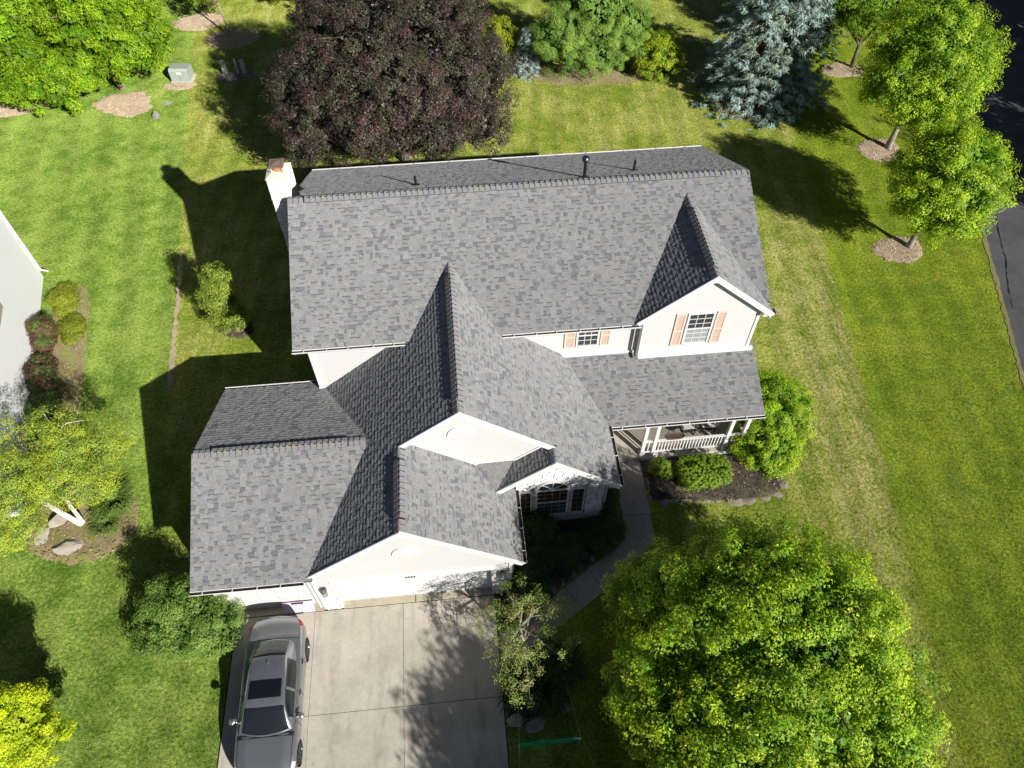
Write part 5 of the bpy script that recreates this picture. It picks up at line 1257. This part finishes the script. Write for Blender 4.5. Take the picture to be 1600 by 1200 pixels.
# blue spruces: tiers of drooping boughs carrying short needle sprays
def spruce(label, loc, H, R, seed, pal, nb=230, per=9, L=.17, nq=34, group=None, name='blue_spruce'):
    r = np.random.default_rng(seed); t = thing(name, label, 'tree', loc, 0, group)
    P, N, A, Cc = [], [], [], []; bw = MB(); pal = np.array(pal); sc = R / 3.4
    for i in range(nb):
        f = (i + r.random()) / nb; z = H * (.05 + .93 * f ** 1.1); ln = R * (1 - z / (H * 1.05)) ** .8 * r.uniform(.70, 1.15) + .10 * sc; az = i * 2.399 + r.uniform(-.3, .3)
        d = np.array([math.cos(az), math.sin(az), 0]); side = np.array([-d[1], d[0], 0])
        droop = lambda q: z + .22 * ln * q - .50 * ln * q * q
        nt = 3 + int(per * ln / R); bc = pal[r.integers(0, len(pal))] * r.uniform(.82, 1.15)
        for j in range(nt):
            s = .30 + .72 * (j + r.random()) / nt; lat = r.normal(0, 1) * .20 * ln * (1.15 - s * .75)
            c = d * (s * ln) + side * lat; c[2] = droop(s) - abs(lat) * .3 + r.normal(0, .04)
            n = nq; off = r.normal(0, 1, (n, 3)); off = off / np.linalg.norm(off, axis=1)[:, None]
            off = off * np.array([.8, .8, .45]) + d * .45 + side * np.sign(lat) * .25 + np.array([0, 0, -.12])
            P.append(c + off * (r.uniform(.10, .30, n) * sc ** .6)[:, None]); A.append(off + r.normal(0, .2, (n, 3))); N.append(np.array([0, 0, .9]) + d * .5 + r.normal(0, .5, (n, 3)))
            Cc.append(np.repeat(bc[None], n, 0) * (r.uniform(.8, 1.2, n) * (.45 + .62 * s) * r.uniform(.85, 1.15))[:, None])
        bw.tube([(0, 0, z - .05), tuple(d * ln * .5 + np.array([0, 0, droop(.5) - .03])), tuple(d * ln * .92 + np.array([0, 0, droop(.92) - .03]))], [.035 * sc, .022 * sc, .008], 5)
    P, N, A, Cc = map(np.concatenate, (P, N, A, Cc)); m = len(P); Ls = L * r.uniform(.7, 1.3, m)
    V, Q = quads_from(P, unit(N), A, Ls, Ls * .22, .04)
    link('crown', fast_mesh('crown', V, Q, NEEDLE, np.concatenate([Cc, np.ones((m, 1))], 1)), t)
    b = MB(); b.tube([(0, 0, 0), (0, 0, H * .5), (0, 0, H * .97)], [.055 * R, .035 * R, .01], 8); tk = b.make('trunk', BARK, t, smooth=True); bw.make('boughs', BARK, tk)
spruce('dark green spruce half hidden behind the large blue spruce', (28.2, 27.5, 0), 10.0, 3.0, 83, [(.10, .19, .07), (.13, .22, .08)], 200, 7, .24, 24, name='green_spruce')
BLUE = [(.34, .46, .41), (.40, .51, .46), (.29, .41, .35), (.33, .42, .29)]
spruce('large blue spruce at the back right of the lawn', (23.8, 22.0, 0), 12.5, 3.75, 81, BLUE, 330, 9, .22, 40)
spruce('small pale blue spruce beside the soft pine', (10.6, 25.8, 0), 2.9, .95, 82, [(.38, .48, .47), (.43, .52, .51), (.33, .43, .40)], 120, 6, .11, 20)

# trees beyond the frame that shade the drive and the path
tree('street_tree', 'broad green street tree out of view that shades the lower drive', 'tree', (13.3, -20.7, 0), [(0, 0, 5.2, 3.7, 3.7, 2.9), (-1.3, 1.0, 4.6, 2.6, 2.5, 2.3)], 1000, .5, 44, .22, GREEN, YG, [(0, 0, 0), (0, 0, 2), (0, 0, 4.5)], .18, BARK, 12, 91, dens=1.6, inner=.5, gain=1.0)
for k, (x, y, R_, lab) in enumerate(((42.8, 6.3, 4.2, 'green tree across the path out of view, nearest the bend'), (47.5, 13.5, 4.6, 'green tree across the path out of view, lowest of three'), (48, 23, 4.8, 'green tree across the path out of view, middle of three'), (55, 32, 5.2, 'green tree across the path out of view, farthest of three'))):
    tree('path_tree', lab, 'tree', (x, y, 0), [(0, 0, 6.0, R_, R_, 4.0), (-1.8, 1.0, 5.2, R_ * .6, R_ * .6, 2.8)], 420, .6, 42, .26, GREEN, YG, [(0, 0, 0), (0, 0, 2.5), (0, 0, 5.5)], .2, BARK, 12, 92 + k, gain=1.0, dens=1.0)

# ornamental grass by the birch, low leafy plants in the drive bed
def blades(name, label, cat, loc, n, h, spread, pal, seed, w=.012):
    r = np.random.default_rng(seed); t = thing(name, label, cat, loc)
    a = r.uniform(0, 6.28, n); q = r.random(n) ** .5 * spread; bp = np.stack([q * np.cos(a), q * np.sin(a), np.zeros(n)], 1); ln = h * r.uniform(.6, 1.1, n)
    d = np.stack([np.cos(a + r.normal(0, .6, n)), np.sin(a + r.normal(0, .6, n)), np.zeros(n)], 1); s = np.cross(d, [0, 0, 1.0]) * w
    mid = bp + d * (ln * .35)[:, None] + np.array([0, 0, 1.0]) * (ln * .75)[:, None]; tip_ = bp + d * (ln * .95)[:, None] + np.array([0, 0, 1.0]) * (ln * .62)[:, None]
    V = np.stack([bp - s, bp + s, mid + s, mid - s, mid - s, mid + s, tip_ + s * .2, tip_ - s * .2], 1).reshape(-1, 3); Q = np.arange(8 * n).reshape(2 * n, 4)
    c = np.array(pal)[r.integers(0, len(pal), n)] * r.uniform(.8, 1.2, n)[:, None]; C = np.concatenate([np.repeat(c, 2, 0), np.ones((2 * n, 1))], 1)
    link('blades', fast_mesh('blades', V, Q, LEAF, C), t); return t
blades('grass_clump', 'arching green ornamental grass beside the birch trunk', 'plant', (-7.6, -2.0, .08), 520, .55, .42, [(.15, .25, .05), (.19, .28, .06)], 1, .016)
blades('grass_clump', 'second arching grass clump nearer the front of the birch bed', 'plant', (-7.7, -2.8, .08), 260, .42, .34, [(.16, .25, .05), (.15, .23, .05)], 2, .014)
for k, (x, y, lab) in enumerate(((7.35, -10.1, 'dark strappy plant in front of the crab apple'), (8.0, -9.3, 'dark strappy plant on the lawn side of the crab apple'), (6.6, -9.9, 'dark strappy plant against the drive edge'))):
    blades('strappy_plant', lab, 'plant', (x, y, .06), 420, .6, .35, [(.05, .11, .02), (.04, .09, .018)], 5 + k, .016)

# short grass blades over the lawn in view, kept off the beds, paving and buildings
def inside(px, py, poly):
    c = np.zeros(len(px), bool); n = len(poly)
    for i in range(n):
        x0, y0 = poly[i]; x1, y1 = poly[(i + 1) % n]
        if y0 == y1: continue
        c ^= ((y0 > py) != (y1 > py)) & (px < (x1 - x0) * (py - y0) / (y1 - y0) + x0)
    return c
def lawn_blades(n=360000, seed=4):
    r = np.random.default_rng(seed)
    # in view: more per square metre near the camera
    y = -14 + 53 * r.random(n) ** 1.25; half = 15.5 + (y + 14) * .42; x = 6.0 + (y + 14) * .09 + (r.random(n) * 2 - 1) * half
    keep = ~((x > -2.9) & (x < 6.62) & (y > -6.6) & (y < .5)); keep &= ~((x > .35) & (x < 15.96) & (y > -2) & (y < 9.2)); keep &= ~((x > 6.4) & (x < 10.15) & (y > -4.2) & (y < .5))
    keep &= ~((x > -2.64) & (x < 6.05) & (y < -6.3))
    for pg in KEEP_OFF: keep &= ~inside(x, y, pg)
    x, y = x[keep], y[keep]; m = len(x); a = r.uniform(0, 6.28, m); lean = r.uniform(.01, .05, m); h = r.uniform(.025, .06, m); w = r.uniform(.006, .012, m)
    dx, dy = np.cos(a), np.sin(a); t = r.uniform(0, 6.28, m)
    V = np.stack([np.stack([x - dy * w, y + dx * w, np.zeros(m)], 1), np.stack([x + dy * w, y - dx * w, np.zeros(m)], 1), np.stack([x + np.cos(t) * lean, y + np.sin(t) * lean, h], 1)], 1).reshape(-1, 3)
    me = fast_mesh('grass', V, np.arange(3 * m).reshape(m, 3), LAWN)
    o = link('grass', me, kind='stuff'); tag(o, 'short mown grass blades covering the lawns around the house', 'grass')
lawn_blades()

# loose bark chips and fallen leaves over the beds, a few strayed onto the grass
def chips(seed=6):
    r = np.random.default_rng(seed); VV, CC = [], []
    for poly, mat, h in BEDS:
        p = np.array(poly); lo, hi = p.min(0) - .1, p.max(0) + .1; n = int((hi - lo).prod() * 95); q = lo + (hi - lo) * r.random((n, 2)); c = p.mean(0)
        k = inside(*(c + (q - c) / 1.05).T, poly); q = q[k]; n = len(q)
        base = {'tan_wood_mulch': ((.42, .31, .22), (.66, .54, .40), (.30, .22, .15)), 'dark_bark_mulch': ((.05, .04, .035), (.16, .12, .09), (.34, .28, .18))}.get(mat.name, ((.22, .16, .09), (.45, .36, .22), (.22, .27, .07)))
        col = np.array(base)[r.integers(0, 3, n)] * r.uniform(.75, 1.25, n)[:, None]
        z = .012 + h * 1.16 * np.clip((1 - np.max(np.abs(q - c) / ((hi - lo) / 2), 1)) * 4, 0, 1); P = np.column_stack([q, z + r.uniform(0, .015, n)])
        N = unit(np.array([0, 0, 1.0]) + r.normal(0, .35, (n, 3))); L = r.uniform(.04, .11, n); V, Q = quads_from(P, N, r.normal(size=(n, 3)), L, L * r.uniform(.3, .7, n), .05); VV.append(V); CC.append(np.column_stack([col, np.ones(n)]))
    V = np.concatenate(VV); link('bark_chips', fast_mesh('bark_chips', V, np.arange(len(V)).reshape(-1, 3), attr_mat('bark_chip', .9, .1, .1, 20, 0), np.concatenate(CC)), kind='stuff')
    tag(bpy.data.objects['bark_chips'], 'loose bark chips and fallen leaves strewn over the planting beds', 'bark chips')
chips()
